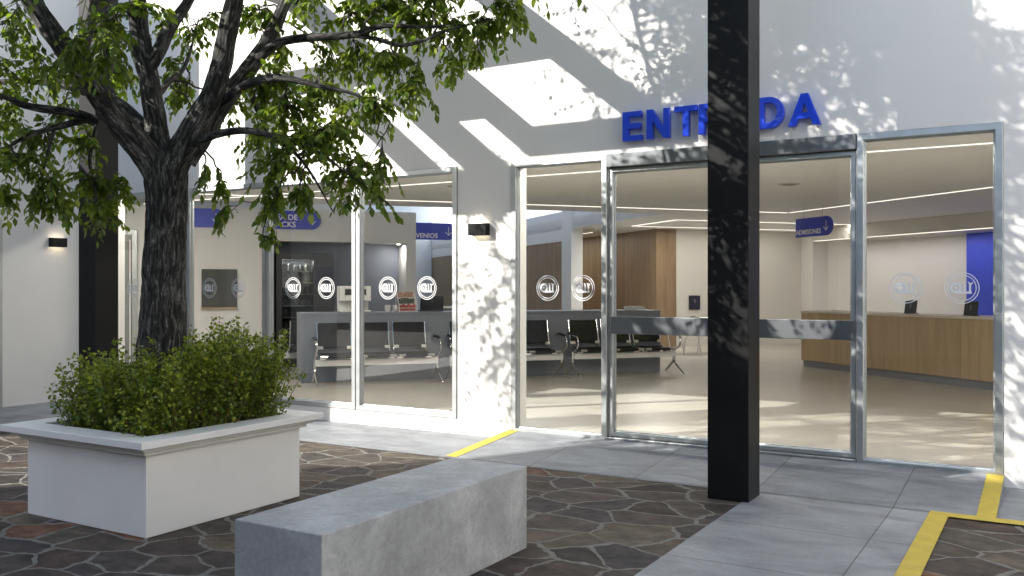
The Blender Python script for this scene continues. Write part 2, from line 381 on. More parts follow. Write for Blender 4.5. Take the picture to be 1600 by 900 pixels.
def mesh_obj(name, me, m, parent=None, loc=(0, 0, 0), rot=(0, 0, 0)):
    me.materials.clear(); me.materials.append(m)
    o = bpy.data.objects.new(name, me); COL.objects.link(o); o.parent = parent; o.location = loc; o.rotation_euler = rot; return o

# ------------------------------------------------------------------ ground, paths
mb = MB(); mb.add([(-160, -160, 0), (160, -160, 0), (160, 160, 0), (-160, 160, 0)], [(0, 1, 2, 3)])
structure(mb.build('ground', M['flag']))
mb = MB()
for x0, x1, y0, y1 in ((-11.35, 9, 6.65, FY), (-1.885, -.72, -5, 6.65), (-11.35, -9.95, -3, 6.65)):
    mb.add([(x0, y0, .004), (x1, y0, .004), (x1, y1, .004), (x0, y1, .004)], [(0, 1, 2, 3)])
structure(mb.build('pavement', M['tile']))
RX0, RX1, RY0 = -4.66, -.33, 6.69
mb = MB(); mb.prism([(RY0, .005), (FY, .005), (FY, .092), (RY0, .0065)], 'x', RX0, RX1)
structure(mb.build('ramp', M['tile']))
def rz(y): return .0065 + (y - RY0) / (FY - RY0) * .0855 + .003
mb = MB()
for x0, x1 in ((RX0, RX0 + .115), (RX1 - .115, RX1)):
    mb.add([(x0, RY0, rz(RY0)), (x1, RY0, rz(RY0)), (x1, FY - .002, rz(FY)), (x0, FY - .002, rz(FY))], [(0, 1, 2, 3)])
for x0, x1, y0, y1 in ((-.72, -.60, -5, 6.70), (-.60, 9, 6.58, 6.70)):
    mb.add([(x0, y0, .010), (x1, y0, .010), (x1, y1, .010), (x0, y1, .010)], [(0, 1, 2, 3)])
structure(mb.build('painted_markings', M['yellow']))

# ------------------------------------------------------------------ the clinic building
bld = thing('clinic_building', 'white rendered building with tall glazed front and wide entrance', 'building', (0, FY, 0))
def inb(mb, name, m, **kw):                          # world-coordinate part of the building
    return mb.build(name, m, bld, loc=(0, -FY, 0), **kw)
WX0, WX1, WZ0, WZ1 = -11.0, -5.28, .155, 2.75
EX0, EX1 = -4.64, -.335
us = [-11.35, WX0, WX1, EX0, EX1, 1.6, 6.0, 10]; zs = [0, .06, WZ0, WZ1, 6.2]
inb(wall_grid(us, zs, [(WX0, WX1, WZ0, WZ1), (EX0, EX1, .06, WZ1), (1.6, 6.0, WZ0, WZ1)], FY, FY + .3), 'facade_wall', M['plaster'])

def clip(poly, n, d):                                # keep n.p <= d
    out = []
    for i in range(len(poly)):
        p, q = poly[i], poly[(i + 1) % len(poly)]
        fp, fq = n.dot(p) - d, n.dot(q) - d
        if fp <= 0: out.append(p)
        if (fp < 0) != (fq < 0) and abs(fp - fq) > 1e-9: out.append(p.lerp(q, fp / (fp - fq)))
    return out
RECT = [Vector(t) for t in ((-40, FY + .3), (10, FY + .3), (10, 45), (-40, 45))]
VA, VB = 8.4, 15.4                                   # the light well: a < VA, b > VB
CZ = 2.9
def slab(poly, z0, z1, mb):
    mb.prism([(p.x, p.y) for p in poly], 'z', z0, z1)
mb = MB()
near = clip(RECT, Q, VB); slab(near, CZ, CZ + .25, mb)
rest = clip(clip(RECT, -Q, -VB), -P, -VA); slab(rest, CZ, CZ + .25, mb)
inb(mb, 'ceiling', M['ceiling'])
SZ = 4.6
mb = MB()
well = clip(clip(RECT, -Q, -VB), P, 5.7); slab(well, SZ, SZ + .2, mb)
inb(mb, 'roof', M['shaft'])
def ab_box(mb, a0, a1, b0, b1, z0, z1):
    mb.prism([tuple(ab(a0, b0)[:2]), tuple(ab(a1, b0)[:2]), tuple(ab(a1, b1)[:2]), tuple(ab(a0, b1)[:2])], 'z', z0, z1)
mb = MB()
ab_box(mb, -30, VA, VB - .2, VB, CZ + .25, SZ + .2)
ab_box(mb, VA, VA + .2, VB - .2, 40, CZ + .003, SZ + .2)
ab_box(mb, -30, VA - .003, 33, 33.2, FZ, SZ + .2)
inb(mb, 'light_well', M['shaft'])
mb = MB()
mb.box(9.7, 10, FY + .3, 45, 0, 3.1); mb.box(-40, 9.7, 44.7, 45, 0, 3.1); mb.box(-40, -39.7, FY + .3, 44.7, 0, SZ)
inb(mb, 'outer_wall', M['beige'])
mb = MB(); mb.box(-40, -11.6, FY, FY + .3, 0, SZ); inb(mb, 'wing_wall', M['plaster'])
# floor of the hall
mb = MB(); mb.prism([(p.x, p.y) for p in [Vector((-40, FY + .02))] + [Vector((10, FY + .02))] + RECT[2:]], 'z', .012, FZ)
structure(mb.build('floor', M['floor']))

# the hall's own walls, in hall axes
def in_ab(mb, name, m, **kw):
    return mb.build(name, m, bld, loc=(0, -FY, 0), rotz=ANG, **kw)
# snack wall with its niche
mb = wall_grid([-9, 1.33, 3.70, 3.88], [FZ, 2.32, 2.88], [(1.33, 3.70, 0, 2.32)], 16.4, 17.25)
in_ab(mb, 'snack_wall', M['plaster_in'])
mb = MB(); mb.box(1.335, 3.695, 17.05, 17.2, FZ, 2.318); in_ab(mb, 'niche_back', M['niche'])
# wood clad walls
mb = MB(); mb.box(8.42, 8.56, 20.3, 40, FZ, 2.62); in_ab(mb, 'wood_panelling', M['wood_wall'])
mb = MB(); mb.box(8.404, 8.60, 20.3, 40, 2.622, CZ + .002); in_ab(mb, 'panel_fascia', M['plaster_in'])
mb = MB(); mb.box(10.38, 10.92, 19.32, 40, FZ, CZ - .003); in_ab(mb, 'wood_panelling', M['wood_wall'])
mb = MB(); mb.box(10.922, 24, 19.35, 19.6, FZ, CZ - .002); in_ab(mb, 'back_wall', M['beige'])
mb = MB(); mb.box(14.95, 15.2, 2, 18.9, FZ, CZ - .004); mb.box(14.5, 15.2, 18.9, 19.349, FZ, CZ - .004)
in_ab(mb, 'reception_wall', M['plaster_in'])
mb = MB(); mb.box(14.78, 14.948, 9.0, 14.42, FZ, 2.6); in_ab(mb, 'blue_pilaster', M['blue_wall'])
mb = MB(); mb.box(13.7, 14.949, 2.1, 17.9, 2.6, CZ - .003); in_ab(mb, 'bulkhead', M['beige'])
# pillar in the corner of the light well
mb = MB(); mb.box(8.36, 8.66, 19.7, 20.29, FZ, SZ); in_ab(mb, 'pillar', M['plaster_in'], bevel=.01)

# ---- emblem: two rings round a monogram
def ring(mb, r0, r1, y, n=48):
    vs = [(r * cos(2 * pi * k / n), y, r * sin(2 * pi * k / n)) for r in (r0, r1) for k in range(n)]
    mb.add(vs, [(k, (k + 1) % n, n + (k + 1) % n, n + k) for k in range(n)])
def emblem_mesh(rad):
    mb = MB()
    ring(mb, .952, 1.0, 0); ring(mb, .79, .838, 0)
    # the round letter
    n = 28; cx, cz, a0, a1 = -.34, .02, .185, .36
    vs = [(cx + r * cos(2 * pi * k / n), -.004, cz + r * sin(2 * pi * k / n)) for r in (a0, a1) for k in range(n)]
    mb.add(vs, [(k, (k + 1) % n, n + (k + 1) % n, n + k) for k in range(n)])
    vs = [(cx - .01 + .085 * cos(2 * pi * k / 14), -.004, cz - .005 + .085 * sin(2 * pi * k / 14)) for k in range(14)]
    mb.add(vs, [tuple(range(14))])
    def pg(pts, y): mb.add([(p[0], y, p[1]) for p in pts], [tuple(range(len(pts)))])
    pg([(-.40, -.36), (.56, -.36), (.58, -.30), (.56, -.22), (-.40, -.22)], -.008)
    for i, x in enumerate((-.13, .13, .41)):
        pg([(x, -.24), (x + .12, -.24), (x + .12, .20), (x + .085, .30), (x - .005, .385), (x - .085, .385), (x - .01, .28), (x, .20)], -.012 - .004 * i)
    pg([(.50, .20), (.545, .20), (.62, .28), (.66, .37), (.55, .33), (.50, .28)], -.026)
    mb.v = [(x * rad, y * rad, z * rad) for x, y, z in mb.v]
    me_ = bpy.data.meshes.new('emblem'); me_.from_pydata(mb.v, [], mb.f); me_.materials.append(M['white']); me_.update()
    return me_
EMB = emblem_mesh(.122)
GY = FY + .034                                         # glass plane

def frame_mb(x0, x1, z0, z1, w=.055, y0=FY - .012, y1=FY + .055):
    """four mitred aluminium bars with a raised inner bead"""
    mb = MB()
    o = [(x0, z0), (x1, z0), (x1, z1), (x0, z1)]; i_ = [(x0 + w, z0 + w), (x1 - w, z0 + w), (x1 - w, z1 - w), (x0 + w, z1 - w)]
    w2 = w + .014
    b_ = [(x0 + w2, z0 + w2), (x1 - w2, z0 + w2), (x1 - w2, z1 - w2), (x0 + w2, z1 - w2)]
    for k in range(4):
        j = (k + 1) % 4
        loop = [(o[k], o[j], y1), (o[k], o[j], y0), (i_[k], i_[j], y0), (i_[k], i_[j], y0 + .03), (b_[k], b_[j], y0 + .034), (b_[k], b_[j], y1)]
        vs = []
        for pk, pj, y in loop: vs += [(pk[0], y, pk[1]), (pj[0], y, pj[1])]
        n = len(loop)
        mb.add(vs, [(2 * t, 2 * t + 1, 2 * ((t + 1) % n) + 1, 2 * ((t + 1) % n)) for t in range(n)])
    return mb
def window(x0, x1, z0, z1, embs):
    fr = inb(frame_mb(x0, x1, z0, z1), 'window', M['alu'], bevel=.004, seg=1)
    mb = MB(); mb.box(x0 + .06, x1 - .06, GY - .004, GY + .004, z0 + .06, z1 - .06)
    mb.build('pane', M['glass'], fr)
    for ex in embs:
        e = bpy.data.objects.new('emblem', EMB); COL.objects.link(e); e.parent = fr; e.location = (ex, GY - .0065, 1.5)
edges = [-10.985, -9.38, -8.005, -6.63, -5.285]
embs = [(-10.46, -9.95), (-9.0, -8.49), (-7.60, -7.09), (-6.21, -5.69)]
for k in range(4): window(edges[k] + .004, edges[k + 1] - .004, WZ0 + .002, WZ1 - .002, embs[k])
window(EX0 + .002, -3.60, .062, WZ1 - .002, (-4.245, -3.862))
window(-1.385, EX1 - .002, .062, WZ1 - .002, (-1.02, -.62))

for k in range(3): window(1.604 + k * 1.465, 1.604 + k * 1.465 + 1.457, WZ0 + .002, WZ1 - .002, (2.1 + k * 1.465, 2.6 + k * 1.465))  # unseen windows, added to bring daylight onto the hall floor and ceiling

# sliding doors and the operator over them
dr = inb(MB().box(-3.597, -1.388, FY - .03, FY + .14, 2.622, WZ1 - .003), 'door_header', M['alu_dark'], bevel=.006)
mb = MB(); mb.box(-3.597, -1.388, FY - .02, FY + .16, .0935, .112); inb(mb, 'threshold', M['alu'], bevel=.004)
for x0, x1 in ((-3.59, -2.495), (-2.485, -1.395)):
    fr = inb(frame_mb(x0, x1, 0.118, 2.618, .036, FY + .02, FY + .085), 'sliding_door', M['alu'], bevel=.003, seg=1)
    mb = MB(); mb.box(x0 + .05, x1 - .05, FY + .05, FY + .058, .165, 2.575); mb.build('pane', M['glass'], fr)
    mb = MB(); mb.box(x0 + .03, x1 - .012, FY - .012, FY + .018, 1.075, 1.235); mb.build('push_bar', M['alu_dark'], fr, bevel=.004)

# ------------------------------------------------------------------ side wing at the left
wing = thing('side_wing', 'plain white side wing at the left edge with a lamp on it', 'building', (-11.35, 5.4, 0))
mb = wall_grid([5.3, 5.45, 6.60, FY + .3], [0, .004, 2.36, 6.2], [(5.45, 6.60, 0, 2.36)], -11.6, -11.35, axis='x')
mb.build('wall', M['plaster'], wing, loc=(11.35, -5.4, 0))
mb = MB(); mb.box(-18, -11.601, 5.3, 5.5, 0, 6.2); mb.build('wall', M['plaster'], wing, loc=(11.35, -5.4, 0))
mb = MB()
for y0, y1, z0, z1 in ((5.45, 5.52, .004, 2.35), (6.53, 6.60, .004, 2.35), (5.521, 6.529, 2.28, 2.35)): mb.box(-11.52, -11.34, y0, y1, z0, z1)
df = mb.build('door_frame', M['alu'], wing, loc=(11.35, -5.4, 0), bevel=.004)
mb = MB(); mb.box(-11.48, -11.43, 5.525, 6.525, .01, 2.275); mb.build('door_leaf', plain('grey_door_paint', (.3, .31, .32), .4), df)
mb = MB(); mb.tube([(-11.43, 6.42, 1.0), (-11.37, 6.42, 1.0), (-11.37, 6.30, 1.0)], .011); mb.build('handle', M['chrome'], df, smooth=True)

mb = MB(); mb.box(-11.6, -11.35, 2.85, 5.296, 0, 4.5); mb.build('shade_wall', M['plaster'], wing, loc=(11.35, -5.4, 0))  # out of view, added to keep the sun off the left glazing and counter
# unseen block added behind the viewer to cast shade over the near paving
YB, HB = -6.0, 9.85
xc = -7.15 + .88 * (YB - 3.6); xe = -7.5
M['grey_render'] = plain('grey_render', (.24, .235, .225), .8, var=.05)
far = thing('shade_block', 'unseen grey block added behind the viewer to shade the near paving', 'building', (xc, YB, 0))
wx = [xc + .0]; holes = []
k = 0
x = xc + 1.2
while x < xe - 2.5:
    wx += [x, x + 1.4]; holes += [(x, x + 1.4, .9, 2.6), (x, x + 1.4, 4.4, 6.1)]; x += 3.0
wx.append(xe)
wall_grid(wx, [0, .9, 2.6, 4.4, 6.1, HB], holes, YB - .3, YB).build('wall', M['grey_render'], far, loc=(-xc, -YB, 0))
mb = MB(); mb.box(xc, xe, -13, YB - .301, HB - .3, HB); mb.box(xc, xc + .3, -13, YB - .302, 0, HB - .301); mb.box(xe - .3, xe, -13, YB - .302, 0, HB - .301); mb.box(xc + .301, xe - .301, -13, -12.7, 0, HB - .301)
mb.build('rear_walls', M['grey_render'], far, loc=(-xc, -YB, 0))
for h in holes:
    mb = MB(); mb.box(h[0], h[1], YB - .2, YB - .17, h[2], h[3]); mb.build('window', M['hatch'], far, loc=(-xc, -YB, 0))

lb = thing('sky_mask_block', 'lower unseen grey block added to cut sky light from behind the viewer', 'building', (2, YB, 0))  # added out of view to hold back sky light on the near faces
mb = MB(); mb.box(xe + .01, 16, YB - 6, YB, 0, 5.4); mb.build('wall', M['grey_render'], lb, loc=(-2, -YB, 0), bevel=.02)
for x in (-5, -1, 3, 7, 11):
    mb = MB(); mb.box(x, x + 2, YB + .002, YB + .03, .9, 2.7); mb.build('window', M['hatch'], lb, loc=(-2, -YB, 0))
ew = thing('bounce_block', 'unseen white block added at the right to bounce sunlight back', 'building', (6.5, 0, 0))  # added out of view as a sunlit bounce for right-facing surfaces
wall_grid([-5.9, -2.5, -1, 1.5, 3, 5, 6.4, FY - .004], [0, .9, 2.4, 3.8, 5.3, 9.5], [(a, b_, z, z + 1.5) for a, b_ in ((-2.5, -1), (1.5, 3), (5, 6.4)) for z in (.9, 3.8)], 6.2, 6.5, axis='x').build('wall', M['plaster'], ew, loc=(-6.5, 0, 0))
for a, b_ in ((-2.5, -1), (1.5, 3), (5, 6.4)):
    for z in (.9, 3.8):
        mb = MB(); mb.box(6.34, 6.36, a, b_, z, z + 1.5); mb.build('window', M['hatch'], ew, loc=(-6.5, 0, 0))
nb_ = thing('reflection_block', 'unseen grey block added to darken the reflection in the left windows', 'building', (-40, -24, 0))  # added out of view so the left panes mirror something dark, not bright sky
mb = wall_grid([-75, -60, -58, -50, -48, -40, -38, -30, -28, xc - 3], [0, 1, 3, 5, 7, 10.5], [(a, a + 2, z, z + 2) for a in (-60, -50, -40, -30) for z in (1, 5)], -24.3, -24)
mb.build('wall', plain('grey_stucco', (.16, .155, .145), .8, var=.1), nb_, loc=(40, 24, 0))
for a in (-60, -50, -40, -30):
    for z in (1, 5):
        mb = MB(); mb.box(a, a + 2, -24.2, -24.17, z, z + 2); mb.build('window', M['hatch'], nb_, loc=(40, 24, 0))

# ------------------------------------------------------------------ pergola steel
BZ0, BZ1 = 4.77, 4.89
perg = thing('pergola', 'black steel pergola on a slim square post beyond the tree', 'pergola', (-9.25, 6.46, 0))
off = (9.25, -6.46, 0)
mb = MB(); mb.box(-9.40, -9.10, 6.33, 6.62, .002, BZ0 - .002); mb.build('post', M['black'], perg, loc=off, bevel=.006)
def beam(x0, x1, y0, y1, z0=BZ0, z1=BZ1):
    mb = MB(); mb.box(x0, x1, y0, y1, z0, z1); mb.build('beam', M['black'], perg, loc=off, bevel=.004)
beam(-9.45, -5.21, 6.33, 6.59)
for x0, x1 in ((-5.495, -5.212), (-6.87, -6.60), (-7.72, -7.32)):
    beam(x0, x1, 6.593, FY - .002); beam(x0, x1, 5.303, 6.327)
beam(-6.87, -5.212, 5.03, 5.30)
beam(-7.317, -6.873, 5.62, 6.326)
beam(-8.45, -6.95, 4.28, 4.77); beam(-7.72, -7.32, 4.773, 5.30); beam(-8.45, -8.1, 4.773, 6.327)
colm = thing('canopy_column', 'tall black square steel column in front of the entrance doors', 'column', (-1.985, 6.46, 0))
off = (1.985, -6.46, 0)
mb = MB(); mb.box(-2.135, -1.838, 6.325, 6.605, .002, BZ0 - .002); mb.build('post', M['black'], colm, loc=off, bevel=.006)
mb = MB(); mb.box(-2.135, -1.838, 6.325, FY - .002, BZ0, BZ1); mb.build('beam', M['black'], colm, loc=off, bevel=.004)

# ------------------------------------------------------------------ entrance letters
def arc(cx, cy, rx, ry, a0, a1, n=14): return [(cx + rx * cos(R(a0 + (a1 - a0) * k / n)), cy + ry * sin(R(a0 + (a1 - a0) * k / n))) for k in range(n + 1)]
GL = {
 'E': (.90, [[(0, 0), (.70, 0), (.70, .17), (.2, .17), (.2, .42), (.65, .42), (.65, .59), (.2, .59), (.2, .83), (.68, .83), (.68, 1), (0, 1)]]),
 'N': (1.0, [[(0, 0), (.2, 0), (.2, .66), (.60, 0), (.81, 0), (.81, 1), (.61, 1), (.61, .35), (.21, 1), (0, 1)]]),
 'T': (.86, [[(.30, 0), (.50, 0), (.50, .83), (.80, .83), (.80, 1), (0, 1), (0, .83), (.30, .83)]]),
 'R': (.99, [[(0, 0), (.2, 0), (.2, .41), (.33, .40), (.42, .33), (.62, 0), (.87, 0), (.68, .30), (.57, .42)] + arc(.52, .715, .28, .285, -60, 90) + [(0, 1)],
             [(.2, .58)] + arc(.49, .71, .115, .13, -90, 90) + [(.2, .84)]]),
 'A': (.98, [[(0, 0), (.215, 0), (.30, .225), (.68, .225), (.765, 0), (.985, 0), (.60, 1), (.385, 1)], [(.365, .395), (.615, .395), (.49, .74)]]),
 'D': (.99, [[(0, 0)] + arc(.38, .5, .46, .5, -90, 90) + [(0, 1)], [(.2, .17)] + arc(.37, .5, .26, .33, -90, 90) + [(.2, .83)]]),
}
sign = thing('entrance_sign', 'large blue raised letters reading ENTRADA over the doors', 'sign', (-3.41, FY, 2.845))
xx = 0.0; H = .262
for ch in 'ENTRADA':
    adv, loops = GL[ch]
    me = glyph_mesh([[(x * H, y * H) for x, y in lp] for lp in loops], .026, .002)
    mesh_obj('letter', me, M['letter'], sign, (xx, -.046, 0), (pi / 2, 0, 0)); xx += adv * H * 1.0

# ------------------------------------------------------------------ wall lamps
def sconce(label, loc, rotz):
    t = thing('wall_lamp', label, 'wall lamp', loc, rotz, 'black up and down wall lamps')
    mb = MB(); w, d, h, th = .105, .085, .058, .006
    mb.box(-w, w, -d, -d + th, -h, h); mb.box(-w, w, -.006, -.001, -h, h)
    mb.box(-w, -w + th, -d + th, -.006, -h, h); mb.box(w - th, w, -d + th, -.006, -h, h)
    mb.build('housing', M['black'], t, bevel=.002, seg=1)
    for s in (-1, 1):
        mb = MB(); mb.box(-w + .012, w - .012, -d + .012, -.012, min(s * .028, s * .034), max(s * .028, s * .034))
        mb.build('lamp', M['lamp_glow'], t)
sconce('black wall lamp on the sunlit pier beside the entrance', (-4.995, FY, 2.09), 0)
sconce('black wall lamp on the shaded white wall at far left', (-11.35, 7.32, 2.10), R(90))

# ------------------------------------------------------------------ concrete bench
b = thing('concrete_bench', 'solid block of grey mottled concrete used as a bench', 'bench', (-2.875, 3.72, 0))
mb = MB(); mb.box(-.257, .257, -.858, .858, .002, .475); mb.build('block', M['concrete'], b, bevel=.006)

# ------------------------------------------------------------------ planter
pl = thing('planter', 'square white planter with a moulded rim round the tree', 'planter', (-5.27, 4.23, 0))
def ringbox(mb, hx, hy, z0, z1, ix=None, iy=None):
    if ix is None: mb.box(-hx, hx, -hy, hy, z0, z1); return
    o = [(-hx, -hy), (hx, -hy), (hx, hy), (-hx, hy)]; i_ = [(-ix, -iy), (ix, -iy), (ix, iy), (-ix, iy)]
    for k in range(4):
        j = (k + 1) % 4
        vs = [(*o[k], z0), (*o[j], z0), (*i_[j], z0), (*i_[k], z0), (*o[k], z1), (*o[j], z1), (*i_[j], z1), (*i_[k], z1)]
        mb.add(vs, [(0, 1, 5, 4), (2, 3, 7, 6), (4, 5, 6, 7), (3, 2, 1, 0)])
HX, HY = .598, .645
mb = MB(); ringbox(mb, HX, HY, .002, .50, HX - .06, HY - .06); mb.build('body', M['planter'], pl, bevel=.003, seg=1)
mb = MB()
for e, z0, z1 in ((.036, .501, .5275), (.07, .528, .5555)): ringbox(mb, HX + e, HY + e, z0, z1, HX - .06, HY - .06)
ringbox(mb, HX + .12, HY + .12, .556, .60, HX - .07, HY - .07)
mb.build('rim', M['planter'], pl, bevel=.003, seg=1)
mb = MB(); n = 18
for j in range(n + 1):
    for i in range(n + 1):
        x = (-1 + 2 * i / n) * (HX - .062); y = (-1 + 2 * j / n) * (HY - .062)
        mb.v.append((x, y, .545 + .02 * noise.noise(Vector((x * 5, y * 5, 1)))))
for j in range(n):
    for i in range(n): mb.f.append((j * (n + 1) + i, j * (n + 1) + i + 1, (j + 1) * (n + 1) + i + 1, (j + 1) * (n + 1) + i)); mb.m.append(0)
mb.build('soil', M['soil'], pl, smooth=True)

# ------------------------------------------------------------------ leaves helper
class Leaves:
    def __init__(s): s.v = []; s.f = []; s.t = []
    def leaf(s, p, d, nrm, ln, wd, tint, curl=.12):
        d = d.normalized(); side = d.cross(nrm)
        if side.length < 1e-4: side = d.orthogonal()
        side.normalize(); up = side.cross(d)
        o = len(s.v)
        mid = p + d * (ln * .42) - up * (wd * .10)
        tip = p + d * ln - up * (ln * curl)
        s.v += [p, mid, tip, mid + side * (wd * .5) + up * (wd * .17), mid - side * (wd * .5) + up * (wd * .17)]
        m2 = p + d * (ln * .74) - up * (ln * curl * .4)
        s.v += [m2 + side * (wd * .33) + up * (wd * .08), m2 - side * (wd * .33) + up * (wd * .08), m2]
        s.f += [(o, o + 3, o + 1), (o, o + 1, o + 4), (o + 1, o + 3, o + 5, o + 7), (o + 4, o + 1, o + 7, o + 6), (o + 7, o + 5, o + 2), (o + 6, o + 7, o + 2)]
        s.t += [tint] * 8
    def build(s, name, m, parent, off):
        me = bpy.data.meshes.new(name); me.from_pydata([tuple(v - off) for v in s.v], [], s.f)
        a = me.attributes.new('tint', 'FLOAT', 'POINT'); a.data.foreach_set('value', s.t)
        me.materials.append(m); me.update()
        me.polygons.foreach_set('use_smooth', [True] * len(me.polygons))
        o = bpy.data.objects.new(name, me); COL.objects.link(o); o.parent = parent; return o
def rv(s=1.0): return Vector((rnd.uniform(-s, s), rnd.uniform(-s, s), rnd.uniform(-s, s)))

# ------------------------------------------------------------------ the tree
TB = Vector((-5.27, 4.23, .54))
tree = thing('tree', 'gnarled dark barked tree growing out of the white planter', 'tree', TB)
def catmull(pts, per=6):
    out = []
    n = len(pts)
    for i in range(n - 1):
        p0, p1, p2, p3 = pts[max(i - 1, 0)], pts[i], pts[i + 1], pts[min(i + 2, n - 1)]
        for k in range(per):
            t = k / per
            out.append(tuple(.5 * ((2 * b) + (c - a) * t + (2 * a - 5 * b + 4 * c - d) * t * t + (3 * b - a - 3 * c + d) * t ** 3) for a, b, c, d in zip(p0, p1, p2, p3)))
    out.append(tuple(pts[-1])); return out
class Wood:
    def __init__(s): s.v = []; s.f = []; s.uv = []
    def limb(s, nodes, seg=24, step=.03, amp=.016, rough=True):
        """nodes: (x,y,z,r); bark ridges are real relief"""
        per = max(3, int(sum((Vector(nodes[i][:3]) - Vector(nodes[i + 1][:3])).length for i in range(len(nodes) - 1)) / step / (len(nodes) - 1)))
        pts = catmull(nodes, per); o = len(s.v); prev = None; ln = 0
        ph = rnd.uniform(0, 50); rm = max(.02, sum(q[3] for q in pts) / len(pts))
        for i, q in enumerate(pts):
            p = Vector(q[:3]); r = q[3]
            t = (Vector(pts[min(i + 1, len(pts) - 1)][:3]) - Vector(pts[max(i - 1, 0)][:3])).normalized()
            u = t.orthogonal().normalized() if prev is None else (prev - t * prev.dot(t)).normalized()
            prev = u; w = t.cross(u)
            if i: ln += (p - Vector(pts[i - 1][:3])).length
            for k in range(seg + 1):
                a = 2 * pi * (k % seg) / seg; rr = r
                if rough:
                    c, d = cos(a), sin(a)
                    g = noise.noise(Vector((c * r * 26 + ph, d * r * 26, ln * 3.2)))
                    g2 = noise.noise(Vector((c * r * 60 + ph, d * r * 60, ln * 9)))
                    big = noise.noise(Vector((c * 1.1 + ph, d * 1.1, ln * 2.2)))
                    rr = r * (1 + .10 * big) + amp * ((1 - abs(g) * 2.2) * .6 + g2 * .5 - .3) * min(1, r / .08)
                s.v.append(p + (u * c + w * d) * rr if rough else p + (u * cos(a) + w * sin(a)) * rr)
                s.uv.append((k / seg * 2 * pi * rm, ln))
        n1 = seg + 1
        for i in range(len(pts) - 1):
            for k in range(seg): s.f.append((o + i * n1 + k, o + i * n1 + k + 1, o + (i + 1) * n1 + k + 1, o + (i + 1) * n1 + k))
        return [(Vector(q[:3]), q[3]) for q in pts]
    def build(s, name, m, parent, off):
        me = bpy.data.meshes.new(name); me.from_pydata([tuple(v - off) for v in s.v], [], s.f)
        ul = me.uv_layers.new(name='UVMap')
        idx = [0] * len(me.loops); me.loops.foreach_get('vertex_index', idx)
        flat = [0.0] * (2 * len(idx))
        for i, vi in enumerate(idx): flat[2 * i], flat[2 * i + 1] = s.uv[vi]
        ul.data.foreach_set('uv', flat)
        me.materials.append(m); me.polygons.foreach_set('use_smooth', [True] * len(me.polygons)); me.update()
        o = bpy.data.objects.new(name, me); COL.objects.link(o); o.parent = parent; return o
def nd(px, py, D, r): v = at(px, py, D); return (v.x, v.y, v.z, r)
wood = Wood(); SK = []
SK += wood.limb([nd(250, 700, 6.33, .19), nd(252, 620, 6.33, .178), nd(254, 550, 6.33, .164), nd(256, 450, 6.33, .144), nd(259, 370, 6.33, .134), nd(260, 315, 6.33, .132), nd(259, 278, 6.33, .142), nd(258, 250, 6.33, .12), nd(256, 228, 6.33, .06)], 72, .018, .020)[-6:]
